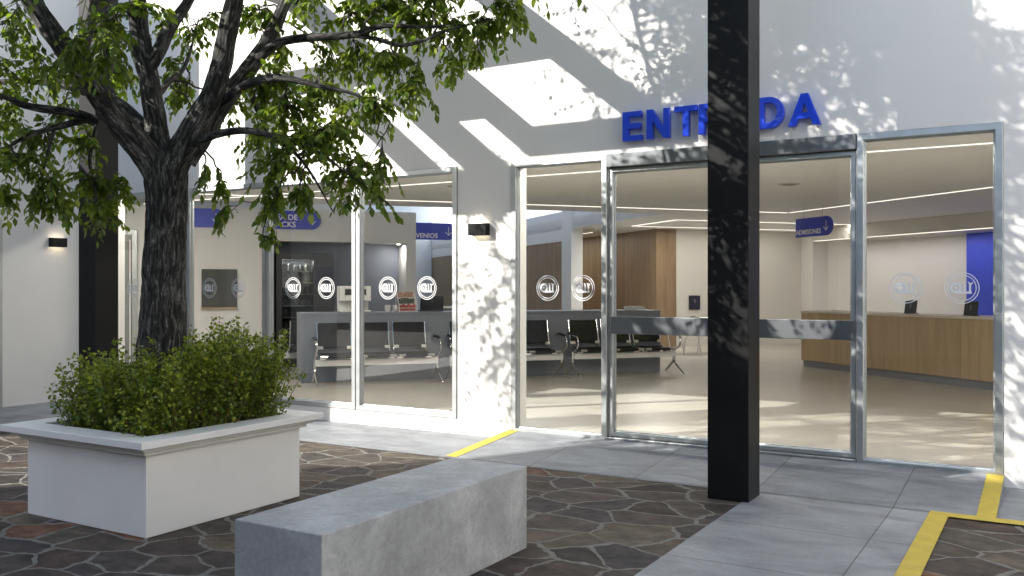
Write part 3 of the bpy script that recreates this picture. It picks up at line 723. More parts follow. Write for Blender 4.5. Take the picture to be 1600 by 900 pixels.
LIMBS = {
 'l': ([nd(258, 300, 6.33, .095), nd(234, 252, 6.28, .096), nd(200, 208, 6.24, .088), nd(168, 170, 6.2, .078), nd(138, 128, 6.15, .074), nd(100, 75, 6.1, .072), nd(62, 22, 6.05, .062), nd(15, -60, 6.0, .048), nd(-40, -170, 6.1, .03)], 36),
 'l2': ([nd(142, 132, 6.2, .05), nd(128, 92, 6.5, .042), nd(140, 40, 6.8, .034), nd(150, -40, 7.0, .026), nd(120, -160, 7.2, .016)], 20),
 'm': ([nd(257, 285, 6.38, .10), nd(248, 225, 6.42, .084), nd(240, 170, 6.46, .074), nd(233, 125, 6.5, .072), nd(222, 80, 6.5, .068), nd(216, 20, 6.55, .062), nd(212, -60, 6.6, .05), nd(205, -200, 6.7, .036), nd(215, -380, 6.9, .02)], 32),
 'm2': ([nd(230, 108, 6.5, .055), nd(250, 76, 6.52, .047), nd(266, 42, 6.58, .043), nd(294, 2, 6.7, .036), nd(335, -80, 6.9, .026), nd(360, -220, 7.1, .015)], 20),
 'r': ([nd(259, 300, 6.33, .10), nd(276, 252, 6.28, .094), nd(300, 205, 6.23, .088), nd(328, 155, 6.2, .075), nd(346, 100, 6.15, .070), nd(358, 40, 6.1, .064), nd(374, -25, 6.05, .053), nd(410, -130, 6.0, .038), nd(440, -280, 6.0, .02)], 36),
 'r2': ([nd(288, 250, 6.33, .085), nd(320, 205, 6.36, .074), nd(348, 160, 6.38, .066), nd(385, 112, 6.42, .060), nd(414, 72, 6.5, .052), nd(438, 22, 6.6, .044), nd(470, -60, 6.7, .034), nd(530, -190, 6.8, .02)], 28),
 'r3': ([nd(400, 96, 6.45, .036), nd(432, 68, 6.3, .031), nd(470, 60, 6.2, .028), nd(520, 57, 6.1, .026), nd(560, 52, 6.0, .021), nd(600, 40, 5.9, .016), nd(655, 42, 5.85, .011), nd(720, 40, 5.8, .007)], 12),
 'r4': ([nd(545, 55, 6.02, .018), nd(585, 60, 5.98, .016), nd(625, 71, 5.9, .014), nd(665, 62, 5.8, .011), nd(705, 45, 5.75, .008), nd(770, 30, 5.7, .005)], 10),
 'r5': ([nd(340, 172, 6.36, .034), nd(372, 140, 6.15, .03), nd(405, 126, 6.0, .027), nd(445, 122, 5.9, .023), nd(500, 135, 5.85, .016), nd(560, 150, 5.8, .01), nd(610, 190, 5.8, .005)], 12),
 'r6': ([nd(300, 225, 6.2, .03), nd(345, 208, 6.0, .026), nd(395, 205, 5.85, .021), nd(440, 222, 5.8, .015), nd(480, 262, 5.8, .009), nd(520, 330, 5.8, .004)], 12),
 'r7': ([nd(382, 118, 6.45, .03), nd(398, 160, 6.7, .024), nd(420, 210, 6.8, .016), nd(435, 270, 6.8, .009), nd(425, 340, 6.75, .004)], 10),
 'l8': ([nd(70, 34, 6.08, .05), nd(30, -40, 6.3, .042), nd(-60, -110, 6.6, .036), nd(-190, -190, 7.0, .028), nd(-330, -230, 7.4, .016)], 14),
 'm5': ([nd(208, -130, 6.65, .04), nd(120, -300, 6.4, .032), nd(60, -480, 6.2, .022), nd(30, -640, 6.2, .012)], 12),
 'r8': ([nd(420, -170, 6.0, .034), nd(520, -330, 5.8, .026), nd(600, -450, 5.7, .014)], 12),
 'm6': ([nd(212, -250, 6.75, .032), nd(290, -460, 7.2, .024), nd(330, -640, 7.4, .014)], 12),
 'l3': ([nd(246, 232, 6.45, .078), nd(222, 200, 6.6, .066), nd(190, 168, 6.75, .056), nd(160, 150, 6.85, .050), nd(132, 140, 6.9, .043), nd(93, 131, 7.0, .032), nd(40, 126, 7.1, .025), nd(-10, 128, 7.2, .018), nd(-80, 120, 7.3, .01)], 20),
 'l4': ([nd(150, 190, 6.4, .04), nd(120, 178, 6.35, .034), nd(80, 172, 6.3, .030), nd(38, 165, 6.3, .024), nd(0, 150, 6.3, .018), nd(-60, 160, 6.3, .01)], 14),
 'l5': ([nd(135, 186, 6.42, .026), nd(100, 196, 6.3, .022), nd(60, 206, 6.2, .018), nd(25, 222, 6.1, .013), nd(-5, 248, 6.05, .008), nd(-30, 290, 6.0, .004)], 10),
 'l6': ([nd(84, 205, 6.28, .012), nd(76, 235, 6.2, .01), nd(68, 268, 6.15, .007), nd(60, 300, 6.1, .004)], 8),
 'l7': ([nd(160, 156, 6.85, .022), nd(150, 200, 6.8, .018), nd(140, 250, 6.6, .012), nd(150, 300, 6.45, .007), nd(155, 340, 6.4, .003)], 8),
 'm3': ([nd(238, 158, 6.5, .03), nd(262, 130, 6.9, .024), nd(285, 110, 7.2, .017), nd(300, 70, 7.4, .010), nd(310, 30, 7.5, .005)], 10),
 'm4': ([nd(217, 30, 6.55, .03), nd(190, 10, 6.2, .024), nd(165, 20, 5.95, .016), nd(150, 50, 5.8, .008)], 10),
}
LP = {k: wood.limb(v[0], v[1], .03 if v[1] > 15 else .05, .013) for k, v in LIMBS.items()}
SK = [q for k in LP for q in LP[k]]
wood.build('trunk', M['bark'], tree, TB)
SKU = [q for q in SK if 450 - (q[0].z - CAMZ) / (q[0].x * -sin(TH) + q[0].y * cos(TH)) * F < -25]
lv = Leaves(); tw = MB()
def twig(p0, p1, nleaf, ls=.062, r=.0028, sag=.05):
    mid = (p0 + p1) / 2 + Vector((0, 0, .04)) + rv(.03)
    end = p1 + Vector((0, 0, -sag))
    pts = []
    for k in range(6):
        t = k / 5; pts.append(p0 * (1 - t) ** 2 + mid * 2 * t * (1 - t) + end * t * t)
    tw.tube(pts, [r * (1 - .12 * k) for k in range(6)], 4, cap=False)
    ax = (p1 - p0).normalized()
    for k in range(nleaf):
        t = .18 + .82 * (k + rnd.random() * .6) / nleaf
        i = min(int(t * 5), 4); u = t * 5 - i
        p = pts[i].lerp(pts[i + 1], min(u, 1)); d0 = (pts[i + 1] - pts[i]).normalized()
        sd = d0.cross(Vector((0, 0, 1)))
        sd = sd.normalized() if sd.length > .05 else Vector((1, 0, 0))
        sg = 1 if k % 2 else -1
        d = d0 * .55 + sd * sg * rnd.uniform(.5, 1.0) + Vector((0, 0, -rnd.uniform(.05, .95))) + rv(.35)
        if k == nleaf - 1: d = d0 + Vector((0, 0, -.5)) + rv(.2)
        nr = Vector((0, 0, 1)) + rv(.75)
        l = ls * rnd.uniform(.65, 1.2)
        lv.leaf(p, d, nr, l, l * rnd.uniform(.44, .58), min(1, max(0, rnd.gauss(.5, .23))), rnd.uniform(.0, .3))
def spray(c, rad, ntw, nl=12, ls=.064, up=False):
    """a branchlet from the nearest limb out to c, and leafy twigs off it"""
    best = min(rnd.sample(SKU if up else SK, len(SKU if up else SK) // 5), key=lambda q: (q[0] - c).length + (0 if q[1] < .045 else .35))
    p0 = best[0]; mid = (p0 + c) / 2 + Vector((0, 0, .10)) + rv(.06)
    n = 8; pts = []
    for k in range(n + 1):
        t = k / n; pts.append(p0 * (1 - t) ** 2 + mid * 2 * t * (1 - t) + c * t * t + (rv(.022) if 0 < k else Vector()))
    r0 = min(best[1] * .6, .006 + .006 * (p0 - c).length)
    tw.tube(pts, [r0 * (1 - .8 * k / n) + .0015 for k in range(n + 1)], 5, cap=False)
    for _ in range(ntw):
        t = rnd.uniform(.35, 1) ** .7; i = min(int(t * n), n - 1); s = pts[i].lerp(pts[i + 1], t * n - i)
        e = rv(1)
        while e.length > 1: e = rv(1)
        e = c + Vector((e.x, e.y, e.z * .8 - .15)) * rad
        if (e - s).length > .75: s = e + (s - e).normalized() * .6
        twig(s, e, nl, ls)
FOL = [  # bearing, height in the crown, distance, spread (cm), twigs
 (25, 50, 6.2, 34, 11), (60, 105, 6.7, 32, 12), (15, 165, 6.9, 28, 10), (55, 215, 6.3, 28, 13), (25, 255, 6.0, 26, 11), (75, 285, 6.1, 20, 9), (105, 95, 5.8, 24, 9), (150, 50, 5.9, 28, 12), (170, 95, 5.7, 20, 8),
 (90, 180, 6.9, 26, 9), (125, 225, 6.7, 24, 8), (148, 285, 6.5, 24, 12), (160, 330, 6.4, 17, 8), (188, 290, 6.6, 16, 6), (105, 325, 6.2, 14, 6), (62, 318, 6.1, 12, 4), (10, 310, 6.3, 18, 6), (-30, 200, 6.5, 36, 12), (-40, 80, 6.3, 40, 14),
 (270, 110, 7.3, 22, 7), (290, 150, 7.4, 20, 7), (300, 55, 7.3, 22, 7), (185, 35, 7.2, 28, 10), (250, 25, 7.4, 22, 6), (330, 25, 7.3, 20, 5), (200, 120, 7.3, 16, 5), (312, 190, 7.3, 12, 3), (230, 10, 5.7, 20, 4),
 (318, 280, 6.0, 8, 2), (335, 335, 6.3, 11, 3), (352, 300, 6.3, 10, 3),
 (400, 25, 6.6, 24, 9), (375, 160, 7.0, 24, 9), (420, 130, 6.2, 26, 14), (450, 180, 6.0, 28, 16), (500, 150, 6.2, 32, 17), (480, 230, 5.9, 30, 17), (430, 260, 6.1, 24, 11), (530, 200, 5.9, 28, 15), (548, 262, 5.8, 22, 10), (600, 285, 5.7, 14, 6),
 (580, 170, 5.8, 26, 12), (620, 105, 5.9, 26, 12), (645, 150, 5.8, 20, 8), (560, 100, 6.2, 26, 10), (650, 35, 6.0, 28, 14), (710, 35, 5.9, 26, 12), (760, 35, 5.8, 22, 10), (805, 15, 5.7, 17, 7), (745, 88, 5.8, 9, 3), (560, 15, 6.2, 26, 10), (490, 5, 6.5, 28, 10),
 (470, 305, 5.9, 15, 5), (420, 325, 6.1, 15, 6), (412, 375, 6.1, 8, 2), (612, 325, 5.7, 7, 2), (440, 90, 7.0, 24, 8), (520, 90, 6.8, 24, 8), (395, 225, 6.9, 20, 7), (700, 100, 5.8, 12, 4), (540, 320, 5.8, 10, 3), (600, 0, 6.2, 26, 9), (680, -20, 6.0, 26, 10),
]
for px, py, D, rad, ntw in FOL: spray(at(px, py, D), rad / 92, int(ntw * 1.75 + .5))
# the crown above and beside the picture
def crown_r(z): return 3.15 if z < 4.9 else max(.5, 3.15 - (z - 4.9) ** 1.3 * .95)
made = 0
while made < 330:
    z = rnd.uniform(2.9, 7.2); r = crown_r(z); a = rnd.uniform(0, 2 * pi); q = r * math.sqrt(rnd.random())
    c = Vector((TB.x + .1 + q * cos(a), TB.y + .1 + q * sin(a), z))
    dv = c.x * -sin(TH) + c.y * cos(TH)
    if dv < 1: continue
    sx = 800 + F * (c.x * cos(TH) + c.y * sin(TH)) / dv; sy = 450 - (z - CAMZ) / dv * F
    if sy > -75 and sx > -95: continue                 # the low part of the crown is set out above
    k = FY - c.y; fx, fz = c.x + .88 * k, c.z - .72 * k
    if -7.2 < fx < -3.1 and fz > 2.7 and rnd.random() < .93: continue    # open side of the crown
    if dv < 4.3 and sy > -320: continue
    if fx < -6.3 and rnd.random() < .8: made += .5; continue
    spray(c, .55, 11, 12, .066, True); made += 1
for _ in range(26):                                  # the long boughs at the left, beyond the picture
    fx, fz, k = rnd.uniform(-5.5, -4.3), rnd.uniform(.5, 2.75), rnd.uniform(2.7, 4.6)
    c = Vector((fx - .88 * k, FY - k, fz + .72 * k))
    dv = c.x * -sin(TH) + c.y * cos(TH); sx = 800 + F * (c.x * cos(TH) + c.y * sin(TH)) / dv; sy = 450 - (c.z - CAMZ) / dv * F
    if sy < -70 or sx < -60: spray(c, .45, 9, 12, .06, True)
for _ in range(36):                                  # the top of the crown on the door side
    fx, fz, k = rnd.uniform(-2.95, -.3), rnd.uniform(3.0, 4.6), rnd.uniform(2.6, 4.6)
    c = Vector((fx - .88 * k, FY - k, fz + .72 * k))
    spray(c, .45, 11, 13, .066, True)
lv.build('crown', M['leaf'], tree, TB)
tw.v = [tuple(Vector(v) - TB) for v in tw.v]
tw.build('twigs', M['twig'], tree)

# ------------------------------------------------------------------ the shrub in the planter
bush = thing('shrub', 'dense small leaved shrub filling the white planter', 'shrub', (-5.27, 4.23, .54))
bl = Leaves(); bs = MB(); BO = Vector((-5.27, 4.23, .54))
for k in range(600):
    x = rnd.uniform(-.51, .51); y = rnd.uniform(-.555, .555)
    if x + .48 + y + .53 < .16: continue
    if x * x + y * y < .035: continue
    hgt = rnd.uniform(.19, .53) + .10 * noise.noise(Vector((x * 3, y * 3, 5))) + (.10 if x > .1 and y > -.2 else 0)
    hgt += .08 * (x + y)
    if rnd.random() < .14: hgt += rnd.uniform(.06, .2)
    edge = max(abs(x) / .53, abs(y) / .58)
    lean = Vector((x * .20, y * .20, 0)) * edge + rv(.09)
    p0 = Vector((x, y, .0)); p1 = Vector((x + lean.x, y + lean.y, hgt))
    mid = (p0 + p1) / 2 + rv(.04)
    pts = [p0 * (1 - t) ** 2 + mid * 2 * t * (1 - t) + p1 * t * t for t in (0, .25, .5, .75, 1)]
    bs.tube(pts, [.0032, .0028, .0022, .0016, .001], 4, cap=False)
    nl = int(76 * hgt / .4)
    for i in range(nl):
        t = rnd.uniform(.06, 1) ; j = min(int(t * 4), 3); p = pts[j].lerp(pts[j + 1], t * 4 - j)
        out = rv(1); out.z *= .6; out.normalize()
        spread = .046 * (1.15 - t * .75)
        p = p + out * rnd.uniform(.005, spread)
        ln = rnd.uniform(.019, .034)
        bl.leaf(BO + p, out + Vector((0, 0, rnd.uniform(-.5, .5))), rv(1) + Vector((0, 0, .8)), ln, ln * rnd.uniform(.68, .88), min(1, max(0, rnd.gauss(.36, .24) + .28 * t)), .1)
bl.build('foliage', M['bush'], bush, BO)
bs.build('stems', plain('shrub_stem', (.09, .055, .03), .8, var=.3), bush)

# ------------------------------------------------------------------ hall furniture
# service counter
def abthing(name, label, cat, a, b, z=FZ, rz=0, group=None): return thing(name, label, cat, ab(a, b, z), ANG + rz, group)
cn = abthing('service_counter', 'long blue grey counter behind the waiting benches', 'counter', 4.5, 14.05)
mb = MB(); mb.box(-2.97, 2.94, -.345, .35, .0015, .995); mb.build('body', M['counter'], cn, bevel=.003)
mb = MB(); mb.box(-2.975, 2.945, -.352, .36, .9965, 1.03); mb.build('countertop', M['counter'], cn, bevel=.004)
CT = FZ + 1.031

# waiting benches
def make_bench():
    t = abthing('waiting_bench', '', 'bench', 0, 0)
    Lb = 1.84
    mb = MB(); mb.box(-Lb / 2 + .02, Lb / 2 - .02, -.09, -.01, .275, .365); mb.build('beam', M['beam'], t, bevel=.006)
    for i in range(3):
        x0 = -Lb / 2 + .075 + i * .565; x1 = x0 + .52
        # seat pad: a curved slab
        prof = [(-.20, .432), (-.215, .415), (-.20, .395), (0, .378), (.17, .39), (.23, .425), (.22, .447), (.16, .427), (0, .415), (-.1, .425)]
        mb = MB(); mb.prism(prof, 'x', x0 + .02, x1 - .02); s = mb.build('seat', M['leather'], t, bevel=.006); 
        prof = [(.235, .53), (.25, .515), (.27, .53), (.315, .70), (.345, .865), (.335, .885), (.315, .87), (.285, .70)]
        mb = MB(); mb.prism(prof, 'x', x0 + .028, x1 - .028); mb.build('backrest', M['leather'], t, bevel=.006)
        mb = MB()
        for x in (x0 + .012, x1 - .012):
            pts = [(x, -.20, .425), (x, 0, .418), (x, .17, .43), (x, .235, .47), (x, .262, .55), (x, .305, .70), (x, .338, .865), (x, .342, .89)]
            mb.tube([p[:3] for p in catmull([(*p, 0) for p in pts], 4)], .013, 8)
        for x in (x0 + .045, x1 - .045):
            mb.box(x - .045, x + .045, -.075, .03, .366, .40); mb.box(x - .04, x + .04, .222, .24, .50, .545)
            mb.tube([(x - .05, -.212, .418), (x + .05, -.212, .418)], .019, 8)
        mb.tube([(x0 + .012, .32, .735), (x0 - .04, .32, .735)], .009, 6) if i else None
        f = mb.build('seat_frame', M['chrome'], t); smooth_by_angle(f)
    for s in (-1, 1):
        x = s * (Lb / 2 - .015)
        mb = MB()
        mb.tube([(x, 0, .40), (x, 0, .30), (x, 0, .21)], [.024, .024, .021], 10)
        mb.tube([p[:3] for p in catmull([(x, 0, .23, 0), (x, -.05, .17, 0), (x, -.20, .085, 0), (x, -.31, .03, 0), (x, -.32, .004, 0)], 4)], .017, 8)
        mb.tube([p[:3] for p in catmull([(x, 0, .23, 0), (x, .05, .17, 0), (x, .17, .085, 0), (x, .26, .03, 0), (x, .27, .004, 0)], 4)], .017, 8)
        g = mb.build('leg', M['chrome'], t); smooth_by_angle(g)
        mb = MB()
        arm = catmull([(x, .30, .64, 0), (x, .18, .655, 0), (x, -.03, .655, 0), (x, -.16, .63, 0), (x, -.215, .565, 0), (x, -.20, .48, 0), (x, -.10, .42, 0), (x, .0, .39, 0)], 5)
        mb.tube([p[:3] for p in arm], .0165, 8)
        g = mb.build('armrest', M['chrome'], t); smooth_by_angle(g)
        mb = MB(); mb.tube([(x, .16, .672), (x, -.02, .674), (x, -.13, .655)], [.02, .021, .018], 8); g2 = mb.build('pad', M['leather'], g); smooth_by_angle(g2)
    return t
proto = make_bench()
BL = ['three seat chrome and black waiting bench nearest the vending machine', 'three seat chrome and black waiting bench half hidden by the white pier', 'three seat chrome and black waiting bench seen behind the sliding door bar', 'chrome waiting bench behind the counter, only its end showing beyond it']
for i, (a, b, rz) in enumerate(((2.58, 13.36, 0), (4.60, 13.36, 0), (6.60, 13.36, 0), (2.25, 14.95, pi))):
    o = proto if i == 0 else copy_tree(proto)
    o.location = ab(a, b, FZ); o.rotation_euler = (0, 0, ANG + rz); tag(o, BL[i], 'bench', 'waiting benches with chrome frames')

# vending machine
vm = abthing('vending_machine', 'black snack vending machine with lit glass front in the niche', 'vending machine', 1.90, 16.75)
mb = MB()
W2 = .50
mb.box(-W2, W2, -.22, .29, .002, .10); mb.box(-W2, W2, .20, .29, .101, 2.02); mb.box(-W2, -W2 + .10, -.30, .199, .101, 2.02); mb.box(.14, W2, -.30, .199, .101, 2.02)
mb.box(-W2 + .101, .139, -.30, .199, 1.90, 2.02); mb.box(-W2 + .101, .139, -.30, .199, .101, .42)
mb.build('cabinet', M['black_pl'], vm, bevel=.006)
mb = MB(); mb.box(-W2 + .101, .139, -.285, -.275, .421, 1.899); mb.build('glass_door', M['glass_dark'], vm)
for k in range(7):
    z = .46 + k * .205
    mb = MB(); mb.box(-W2 + .105, .135, -.25, .19, z, z + .015); sh = mb.build('shelf', M['beam'], vm)
    mb = MB()
    for j in range(5):
        x = -W2 + .125 + j * .10; h = rnd.uniform(.09, .15)
        mb.box(x, x + .075, -.20, .0, z + .016, z + .016 + h)
    mb.build('snack_packs', M['pack'], sh, bevel=.008)
mb = MB(); mb.box(.17, W2 - .03, -.308, -.301, 1.42, 1.78); mb.build('display', plain('dark_display', (.02, .022, .05), .12), vm)
mb = MB(); mb.prism(arc(.36, 1.36, .033, .033, 0, 360, 20)[:-1], 'y', -.312, -.301); mb.build('coin_dial', M['white'], vm)
mb = MB(); mb.box(-.34, .04, -.308, -.301, .16, .34); mb.build('flap', plain('grey_flap', (.12, .12, .12), .3), vm, bevel=.004)
area('vending_lamp', (-.15, -.05, 1.88), (0, 0, 0), .5, .1, 10, (.9, .95, 1), vm)

# things on the counter
cm = abthing('coffee_machine', 'white coffee machine with dark windows on the counter', 'coffee machine', 2.36, 14.1, CT)
mb = MB()
mb.box(-.235, .235, -.16, .18, .0015, .03); mb.box(-.235, .235, .06, .18, .031, .40); mb.box(-.235, -.16, -.16, .059, .17, .40)
mb.box(.165, .235, -.16, .059, .17, .40); mb.box(-.159, .164, -.16, .059, .175, .26); mb.box(-.159, .164, -.16, .059, .35, .40); mb.box(-.03, .03, -.16, .059, .261, .349)
mb.build('body', M['lam_white'], cm, bevel=.012)
mb = MB(); mb.box(-.158, -.031, -.13, -.12, .262, .348); mb.box(.031, .163, -.13, -.12, .262, .348); mb.build('screen', M['black_pl'], cm)
mb = MB(); mb.box(.02, .14, -.02, .05, .032, .15); mb.build('drip_tray', M['black_pl'], cm, bevel=.006)
for x in (-.05, .05): mb = MB(); mb.tube([(x, -.06, .174), (x, -.06, .13)], .012, 8); mb.build('spout', M['chrome'], cm, smooth=True)
for i, (a, lb) in enumerate(((2.845, 'white tin canister beside the coffee machine'), (2.965, 'white tin canister beside the snack rack'))):
    t = abthing('canister', lb, 'canister', a, 13.9, CT, group='white tin canisters on the counter')
    mb = MB(); mb.lathe([(.045, .002), (.047, .006), (.047, .088), (.045, .09)], n=24); g = mb.build('tin', M['tin'], t); smooth_by_angle(g)
    mb = MB(); mb.lathe([(.049, .091), (.049, .103), (.044, .108)], n=24); g = mb.build('lid', M['tin'], t); smooth_by_angle(g)
rk = abthing('snack_rack', 'white wire rack of red wrapped snacks on the counter', 'rack', 3.155, 13.98, CT)
mb = MB()
for x in (-.14, .14):
    mb.tube([(x, -.14, .002), (x, -.12, .10), (x, .0, .22), (x, .12, .32), (x, .12, .002)], .006, 6)
for y, z in ((-.13, .012), (-.05, .12), (.05, .22), (.12, .30), (-.13, .06)): mb.tube([(-.14, y, z), (.14, y, z)], .004, 6)
mb.build('frame', M['lam_white'], rk)
for m_, y, z, h in (('red_pack', -.10, .016, .10), ('dark_pack', -.02, .125, .09), ('tan_pack', .07, .225, .08)):
    mb = MB()
    mb.box(-.128, .128, y + .002, y + .03, z - .0, z + .012)
    for j in range(6): mb.box(-.125 + j * .042, -.088 + j * .042, y, y + .06, z + .013, z + h + rnd.uniform(-.015, .01))
    mb.build('snack_packs', M[m_], rk, bevel=.004)
lp = abthing('laptop', 'black laptop seen from behind on the counter', 'laptop', 3.62, 14.22, CT)
mb = MB(); mb.box(-.19, .19, -.0, .25, .0015, .018); mb.build('base', M['black_pl'], lp, bevel=.004)
mb = MB(); mb.add([(-.19, -.004, .019), (.19, -.004, .019), (.19, -.05, .24), (-.19, -.05, .24), (-.19, .006, .019), (.19, .006, .019), (.19, -.04, .242), (-.19, -.04, .242)], [(0, 1, 2, 3), (7, 6, 5, 4), (0, 4, 5, 1), (3, 2, 6, 7), (1, 5, 6, 2), (0, 3, 7, 4)])
sc_ = mb.build('lid', M['black_pl'], lp, bevel=.003)
mb = MB(); ring(mb, .018, .026, 0, 20); mb.box(-.004, .004, -.0005, 0, -.014, .014); mb.v = [(x, y - .038 - (z * .208), z + .165) for x, y, z in mb.v]
mb.build('round_mark', plain('grey_mark', (.12, .12, .12), .3, metal=.5), sc_)
pb = abthing('paper_stack', 'stack of white paper at the right end of the counter', 'paper', 7.16, 14.1, CT)
mb = MB()
for k in range(4): d = rnd.uniform(-.01, .01); mb.box(-.15 + d, .15 + d, -.10 + d, .10 + d, .002 + k * .014, .0145 + k * .014)
mb.build('sheets', M['paper'], pb)
sb = abthing('back_shelf', 'white shelf board behind the counter laptop', 'shelf', 4.35, 15.2)
mb = MB(); mb.box(-.42, .42, -.18, .18, 1.055, 1.085); mb.build('board', M['lam_white'], sb, bevel=.003)
mb = MB(); mb.box(-.40, -.36, -.15, .15, .0015, 1.054); mb.box(.36, .40, -.15, .15, .0015, 1.054); mb.build('support', M['lam_white'], sb)

# potted plant behind the pillar
pp = abthing('potted_plant', 'dark leafy potted plant beside the white pillar', 'plant', 9.05, 20.25)
mb = MB(); mb.lathe([(.15, .002), (.19, .25), (.20, .40), (.18, .40), (.17, .37)], n=24); g = mb.build('pot', M['black_pl'], pp); smooth_by_angle(g)
lf = Leaves()
for k in range(60):
    a = rnd.uniform(0, 2 * pi); u = rnd.uniform(.25, 1.0)
    d = Vector((cos(a), sin(a), rnd.uniform(.5, 2.2))).normalized()
    lf.leaf(Vector((.03 * cos(a), .03 * sin(a), .38 + .3 * rnd.random())), d, Vector((0, 0, 1)) + rv(.3), rnd.uniform(.25, .48), rnd.uniform(.05, .09), rnd.uniform(0, .5), .35)
lf.build('leaves', M['leaf'], pp, Vector())

# side table beyond the benches, tablet stand on it
tb = abthing('side_table', 'light table on slanted metal legs beyond the benches', 'table', 10.05, 17.15)
mb = MB(); mb.box(-.55, .75, -.35, .35, .73, .76); mb.build('tabletop', M['lam_white'], tb, bevel=.004)
for x, y, dx in ((-.45, -.28, .12), (.1, -.28, -.12), (.28, -.28, .12), (-.45, .28, .12), (.1, .28, -.12), (.28, .28, .12), (.66, -.28, -.06)):
    mb = MB(); mb.tube([(x, y, .729), (x + dx, y, .003)], .014, 8); mb.build('leg', M['lam_white'], tb, smooth=True)
nb = abthing('notebook', 'thin black folder lying on the side table', 'folder', 9.85, 17.0, FZ + .761)
mb = MB(); mb.box(-.3, .25, -.12, .12, .0015, .02); mb.build('cover', M['black_pl'], nb, bevel=.003)
mb = MB(); mb.tube([(.1, 0, .021), (.24, .02, .05)], .008, 8); mb.build('pen', M['black_pl'], nb, smooth=True)
tp = abthing('wall_tablet', 'black tablet on the beige wall behind the side table', 'tablet', 11.42, 19.345, 1.0)
mb = MB(); mb.box(-.15, .15, -.035, -.001, -.02, .32); mb.build('body', M['black_pl'], tp, bevel=.008)
mb = MB(); mb.box(-.13, .13, -.04, -.0355, .01, .30); sc_ = mb.build('screen', plain('tablet_screen', (.03, .03, .034), .1), tp)
mb = MB(); mb.prism(arc(0, .19, .035, .05, 0, 360, 18)[:-1], 'y', -.043, -.0405); mb.build('reader_mark', plain('reader_mark', (.12, .1, .14), .3), sc_)

# reception desk, along the hall's cross axis
DA = 10.3
dk = abthing('reception_desk', 'long oak panelled reception desk along the right side', 'desk', DA, 13.75)
mb = MB(); mb.box(0, .66, -6.6, 0, .115, .96); mb.build('front', M['wood_desk'], dk, bevel=.003)
mb = MB(); mb.box(.03, .64, -6.58, -.02, .0015, .113); mb.build('plinth', plain('grey_plinth', (.2, .205, .215), .5), dk)
mb = MB(); mb.box(-.012, .70, -6.61, .012, .9615, 1.0); mb.build('desktop', plain('beige_top', (.60, .54, .45), .35), dk, bevel=.004)
def terminal(a, b, label):
    t = abthing('card_terminal', label, 'terminal', a, b, FZ + 1.001, 0, 'black counter terminals on the reception desk')
    mb = MB(); mb.box(-.07, .06, -.09, .09, .0015, .014); mb.build('foot', M['black_pl'], t, bevel=.003)
    mb = MB(); mb.add([(-.03, -.12, .0145), (-.03, .12, .0145), (.0, .12, .21), (.0, -.12, .21), (-.012, -.12, .0145), (-.012, .12, .0145), (.018, .12, .207), (.018, -.12, .207)], [(0, 3, 2, 1), (4, 5, 6, 7), (0, 1, 5, 4), (3, 7, 6, 2), (1, 2, 6, 5), (0, 4, 7, 3)])
    s = mb.build('screen', M['black_pl'], t, bevel=.004)
    mb = MB(); mb.add([(-.0225 , -.02, .08), (-.0225, .02, .08), (-.0093, .02, .16), (-.0093, -.02, .16)], [(3, 2, 1, 0)]); mb.build('mark', plain('grey_screen_mark', (.12, .12, .12), .3), s)
terminal(DA + .30, 12.62, 'black terminal at the far end of the desk by the door frame')
terminal(DA + .30, 11.42, 'black terminal in the middle of the oak desk')
terminal(DA + .30, 10.25, 'black terminal on the oak desk before the blue pilaster')
pd = abthing('paper_sheets', 'few white sheets lying at the far end of the oak desk', 'paper', DA + .3, 13.3, FZ + 1.001)
mb = MB(); mb.box(-.1, .1, -.15, .15, .0015, .012); mb.build('sheets', M['paper'], pd)

# ------------------------------------------------------------------ blue signs
def blue_sign(name, label, a, b, z, rz, w, h, lines, align_bottom=True):
    t = abthing(name, label, 'sign', a, b, z, rz, 'blue direction signs')
    r = h / 2
    pts = [(0, -r), (w - r, -r)] + arc(w - r, 0, r, r, -80, 80, 16) + [(w - r, r), (0, r)]
    mb = MB(); mb.prism(pts, 'y', -.03, -.002); mb.build('panel', M['blue'], t, bevel=.002, seg=1)
    for i, (s, size, x, zz) in enumerate(lines):
        me = text_mesh(s, size, .0022); mesh_obj('lettering', me, M['white'], t, (x, -.0325, zz), (pi / 2, 0, 0))
    ax = w - r * .95
    mb = MB()
    mb.box(ax - .006, ax + .006, -.034, -.0315, -.075, .085)
    for s in (-1, 1):
        mb.prism([(ax, -.083), (ax + s * .065, -.018), (ax + s * .054, -.010), (ax, -.064)], 'y', -.0365 if s > 0 else -.0375, -.0345)
    mb.build('arrow', M['white'], t)
    return t
blue_sign('direction_sign', 'blue sign reading AREA DE SNACKS above the vending machine', 1.20, 16.395, 2.69, 0, .96, .32, [('ÁREA DE', .135, .02, .0), ('SNACKS', .135, .02, -.125)])
blue_sign('direction_sign', 'blue sign with a down arrow just right of the trunk, above the grey hatch', -.415, 16.395, 2.69, 0, .96, .32, [('A', .135, .365, -.12)])
cv = blue_sign('direction_sign', 'blue sign reading CONVENIOS in front of wood panelling', 3.70, 16.98, 2.58, 0, 1.10, .32, [('CONVENIOS', .125, .02, -.125)])
ad_ = blue_sign('direction_sign', 'blue sign reading ADMISIONES over the oak desk', 9.9, 13.33, 2.53, -pi / 2, .96, .32, [('ADMISIONES', .115, .02, -.115)])
mb = MB(); mb.tube([(.2, -.016, .16), (.2, -.016, .365)], .004, 6); mb.tube([(.7, -.016, .16), (.7, -.016, .365)], .004, 6); mb.build('hanger', M['alu'], ad_)
mb = MB(); mb.box(.02, .18, -.0015, .05, -.06, .06); mb.build('bracket', M['alu'], cv)

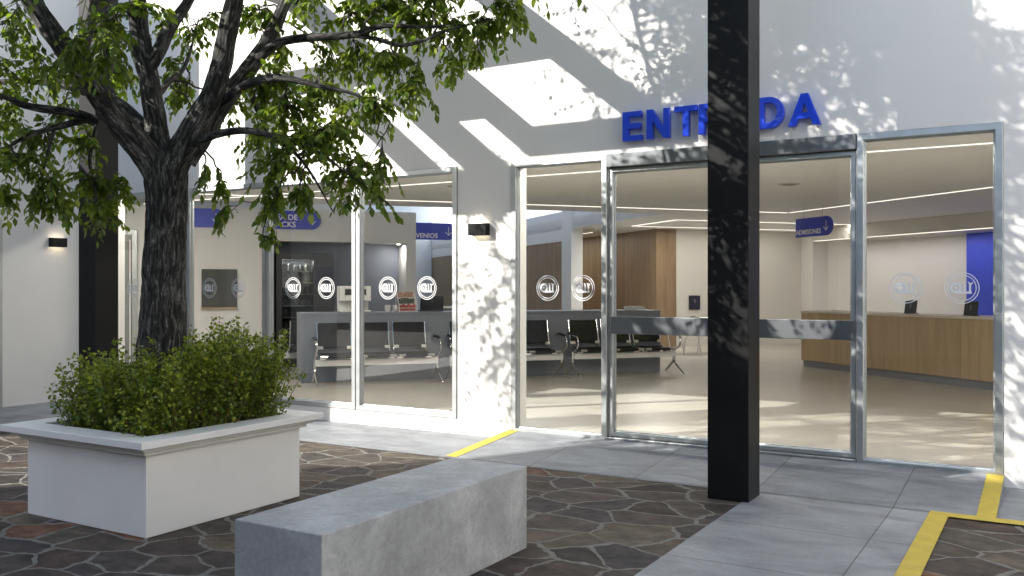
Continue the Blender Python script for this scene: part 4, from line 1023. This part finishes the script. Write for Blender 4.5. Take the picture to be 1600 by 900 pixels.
# grey hatch with timber sill in the snack wall
hw = abthing('service_hatch', 'grey glazed hatch with a thin timber sill in the white wall', 'hatch', .45, 16.395, 1.15)
mb = MB(); mb.box(-.29, .29, -.02, -.002, .02, .67); mb.build('pane', M['hatch'], hw)
mb = MB(); mb.box(-.30, .30, -.05, -.002, -.012, .018); mb.build('sill', M['wood_desk'], hw, bevel=.003)
# glazed inner door, far left
idr = abthing('inner_door', 'glazed inner door with a grey bar seen left of the trunk', 'door', -.87, 16.395)
mb = MB()
for x0, x1, z0, z1 in ((-1.0, -.92, .002, 2.36), (-.06, .02, .002, 2.36), (-.919, -.061, 2.28, 2.36)): mb.box(x0, x1, -.06, -.002, z0, z1)
mb.build('door_frame', M['alu'], idr, bevel=.004)
mb = MB(); mb.box(-.915, -.065, -.03, -.004, .01, 2.275); mb.build('leaf', plain('dim_glass', (.24, .24, .235), .25), idr)
mb = MB(); mb.box(-.90, -.08, -.045, -.031, .92, 1.10); mb.build('push_bar', plain('bar_grey', (.28, .28, .3), .3, metal=.5), idr, bevel=.003)
mb = MB(); mb.box(-.098, -.078, -.055, -.0455, .15, 2.2); mb.build('pull_handle', M['white'], idr)

# ------------------------------------------------------------------ ceiling lights
WARM = (1, .945, .87)
def strip(label, p0, p1, w, lw, watts, name='ceiling_light'):
    p0, p1 = Vector(p0), Vector(p1); d = p1 - p0; ln = d.length; ang = math.atan2(d.y, d.x); c = (p0 + p1) / 2
    t = thing(name, label, 'ceiling light', c, ang)
    mb = MB(); mb.box(-ln / 2, ln / 2, -w / 2, w / 2, -.012, -.001); mb.build('diffuser', M['strip'], t)
    if watts: area('lamp', (0, 0, -.014), (0, 0, 0), ln, lw, watts, WARM, t)
STW = .011
strip('thin light line on the ceiling running parallel to the glass front', (-13, 9.93, CZ), (4, 9.93, CZ), STW, .008, 0)
strip('long thin light line over the waiting benches', ab(-2, 14.35, CZ), ab(10.44, 14.35, CZ), STW, .008, 0)
strip('thin light line running over the oak desk from the hall corner', ab(10.46, 14.30, CZ), ab(10.46, 6.5, CZ), STW, .008, 0)
strip('bright wide light bar beside the light well', ab(9.37, 18.55, CZ), ab(9.37, 16.62, CZ), .05, .03, 34)
strip('light line running right from the bright bar', ab(9.34, 16.58, CZ), ab(14, 16.58, CZ), STW, .008, 12)
strip('farthest light line close to the beige back wall', ab(9.5, 18.6, CZ), ab(14, 18.6, CZ), STW, .008, 12)
strip('added fill light line hidden behind the lintel of the glass front', (-12.5, 8.34, CZ), (6, 8.34, CZ), .06, .05, 158)  # lamp added out of sight to brighten the hall
strip('unseen fill light line added under the roof of the light well', ab(3.2, 31, SZ), ab(3.2, 17.5, SZ), .06, .05, 60)  # lamp added out of sight to lighten the panelling and fascia
strip('added fill light line in the corridor between the wood panelled walls', ab(9.5, 30, CZ), ab(9.5, 21, CZ), STW, .02, 36)  # lamp added to lift the dark wood walls
t = abthing('cove_light', 'slanting cove light under the bulkhead above the oak desk', 'ceiling light', 13.71, 10.2, 2.6)
mb = MB(); mb.box(-.006, .03, -7.6, 7.6, -.014, -.002); mb.build('diffuser', M['strip'], t)
area('lamp', (.6, 0, -.03), (0, 0, 0), .02, 15, 32, (1, .93, .96), t)
dl = abthing('niche_downlight', 'small downlight at the right end of the snack niche', 'downlight', 3.60, 16.62, 2.318)
mb = MB(); mb.lathe([(.04, -.012), (.045, -.002)], n=20); mb.build('trim', M['lam_white'], dl)
mb = MB(); mb.lathe([(.03, -.016), (.03, -.0125)], n=16); mb.build('lamp', emit('downlight', (1, .93, .85), 20), dl)
area('beam', (0.02, 0, -.02), (0, R(12), 0), .05, .05, 5, (1, .95, .9), dl)
for i, (a, b_, lb) in enumerate(((3.45, 12.1, 'flat round ceiling vent above the left windows'), (7.6, 10.4, 'flat round ceiling vent above the right hand window'))):
    t = abthing('ceiling_vent', lb, 'vent', a, b_, CZ, 0, 'round ceiling vents')
    mb = MB(); mb.lathe([(.14, -.008), (.15, -.001)], n=28); mb.build('rim', M['beige'], t)
    mb = MB(); mb.lathe([(.09, -.014), (.10, -.0085)], n=24); mb.build('grille', plain('vent_grille', (.25, .23, .2), .6), t)

# ------------------------------------------------------------------ sky, sun, camera
SUN = Vector((.88, 1.0, -.72)).normalized()
el = math.asin(-SUN.z); az = math.atan2(-SUN.x, -SUN.y)
w = bpy.data.worlds.new('World'); sc.world = w; w.use_nodes = True
nt = w.node_tree; bg = nt.nodes['Background']
sky = nt.nodes.new('ShaderNodeTexSky'); sky.sky_type = 'NISHITA'; sky.sun_disc = False
sky.sun_elevation = el; sky.sun_rotation = az; sky.air_density = 1.0; sky.dust_density = 0.9; sky.ozone_density = 1.0
L(nt, sky.outputs[0], bg.inputs[0]); bg.inputs[1].default_value = .15
sl = bpy.data.lights.new('sun', 'SUN'); sl.energy = 5.0; sl.angle = R(.4); sl.color = (1, .965, .90)
so = bpy.data.objects.new('sun', sl); COL.objects.link(so); so.rotation_euler = SUN.to_track_quat('-Z', 'Y').to_euler(); so.location = (-10, -10, 15)

cd = bpy.data.cameras.new('camera'); cd.sensor_width = 36; cd.lens = 36 * F / 1600; cd.clip_end = 600; cd.clip_start = .05
co = bpy.data.objects.new('camera', cd); COL.objects.link(co); co.location = (0, 0, CAMZ); co.rotation_euler = (pi / 2, 0, TH)
sc.camera = co
sc.view_settings.view_transform = 'Standard'; sc.view_settings.look = 'None'; sc.view_settings.exposure = 1.12; sc.view_settings.gamma = 1
sc.view_settings.use_curve_mapping = False
sc.cycles.max_bounces = 10; sc.cycles.diffuse_bounces = 5; sc.cycles.glossy_bounces = 4; sc.cycles.transparent_max_bounces = 24
sc.cycles.sample_clamp_indirect = 6; sc.cycles.use_denoising = True; sc.cycles.caustics_reflective = False; sc.cycles.caustics_refractive = False
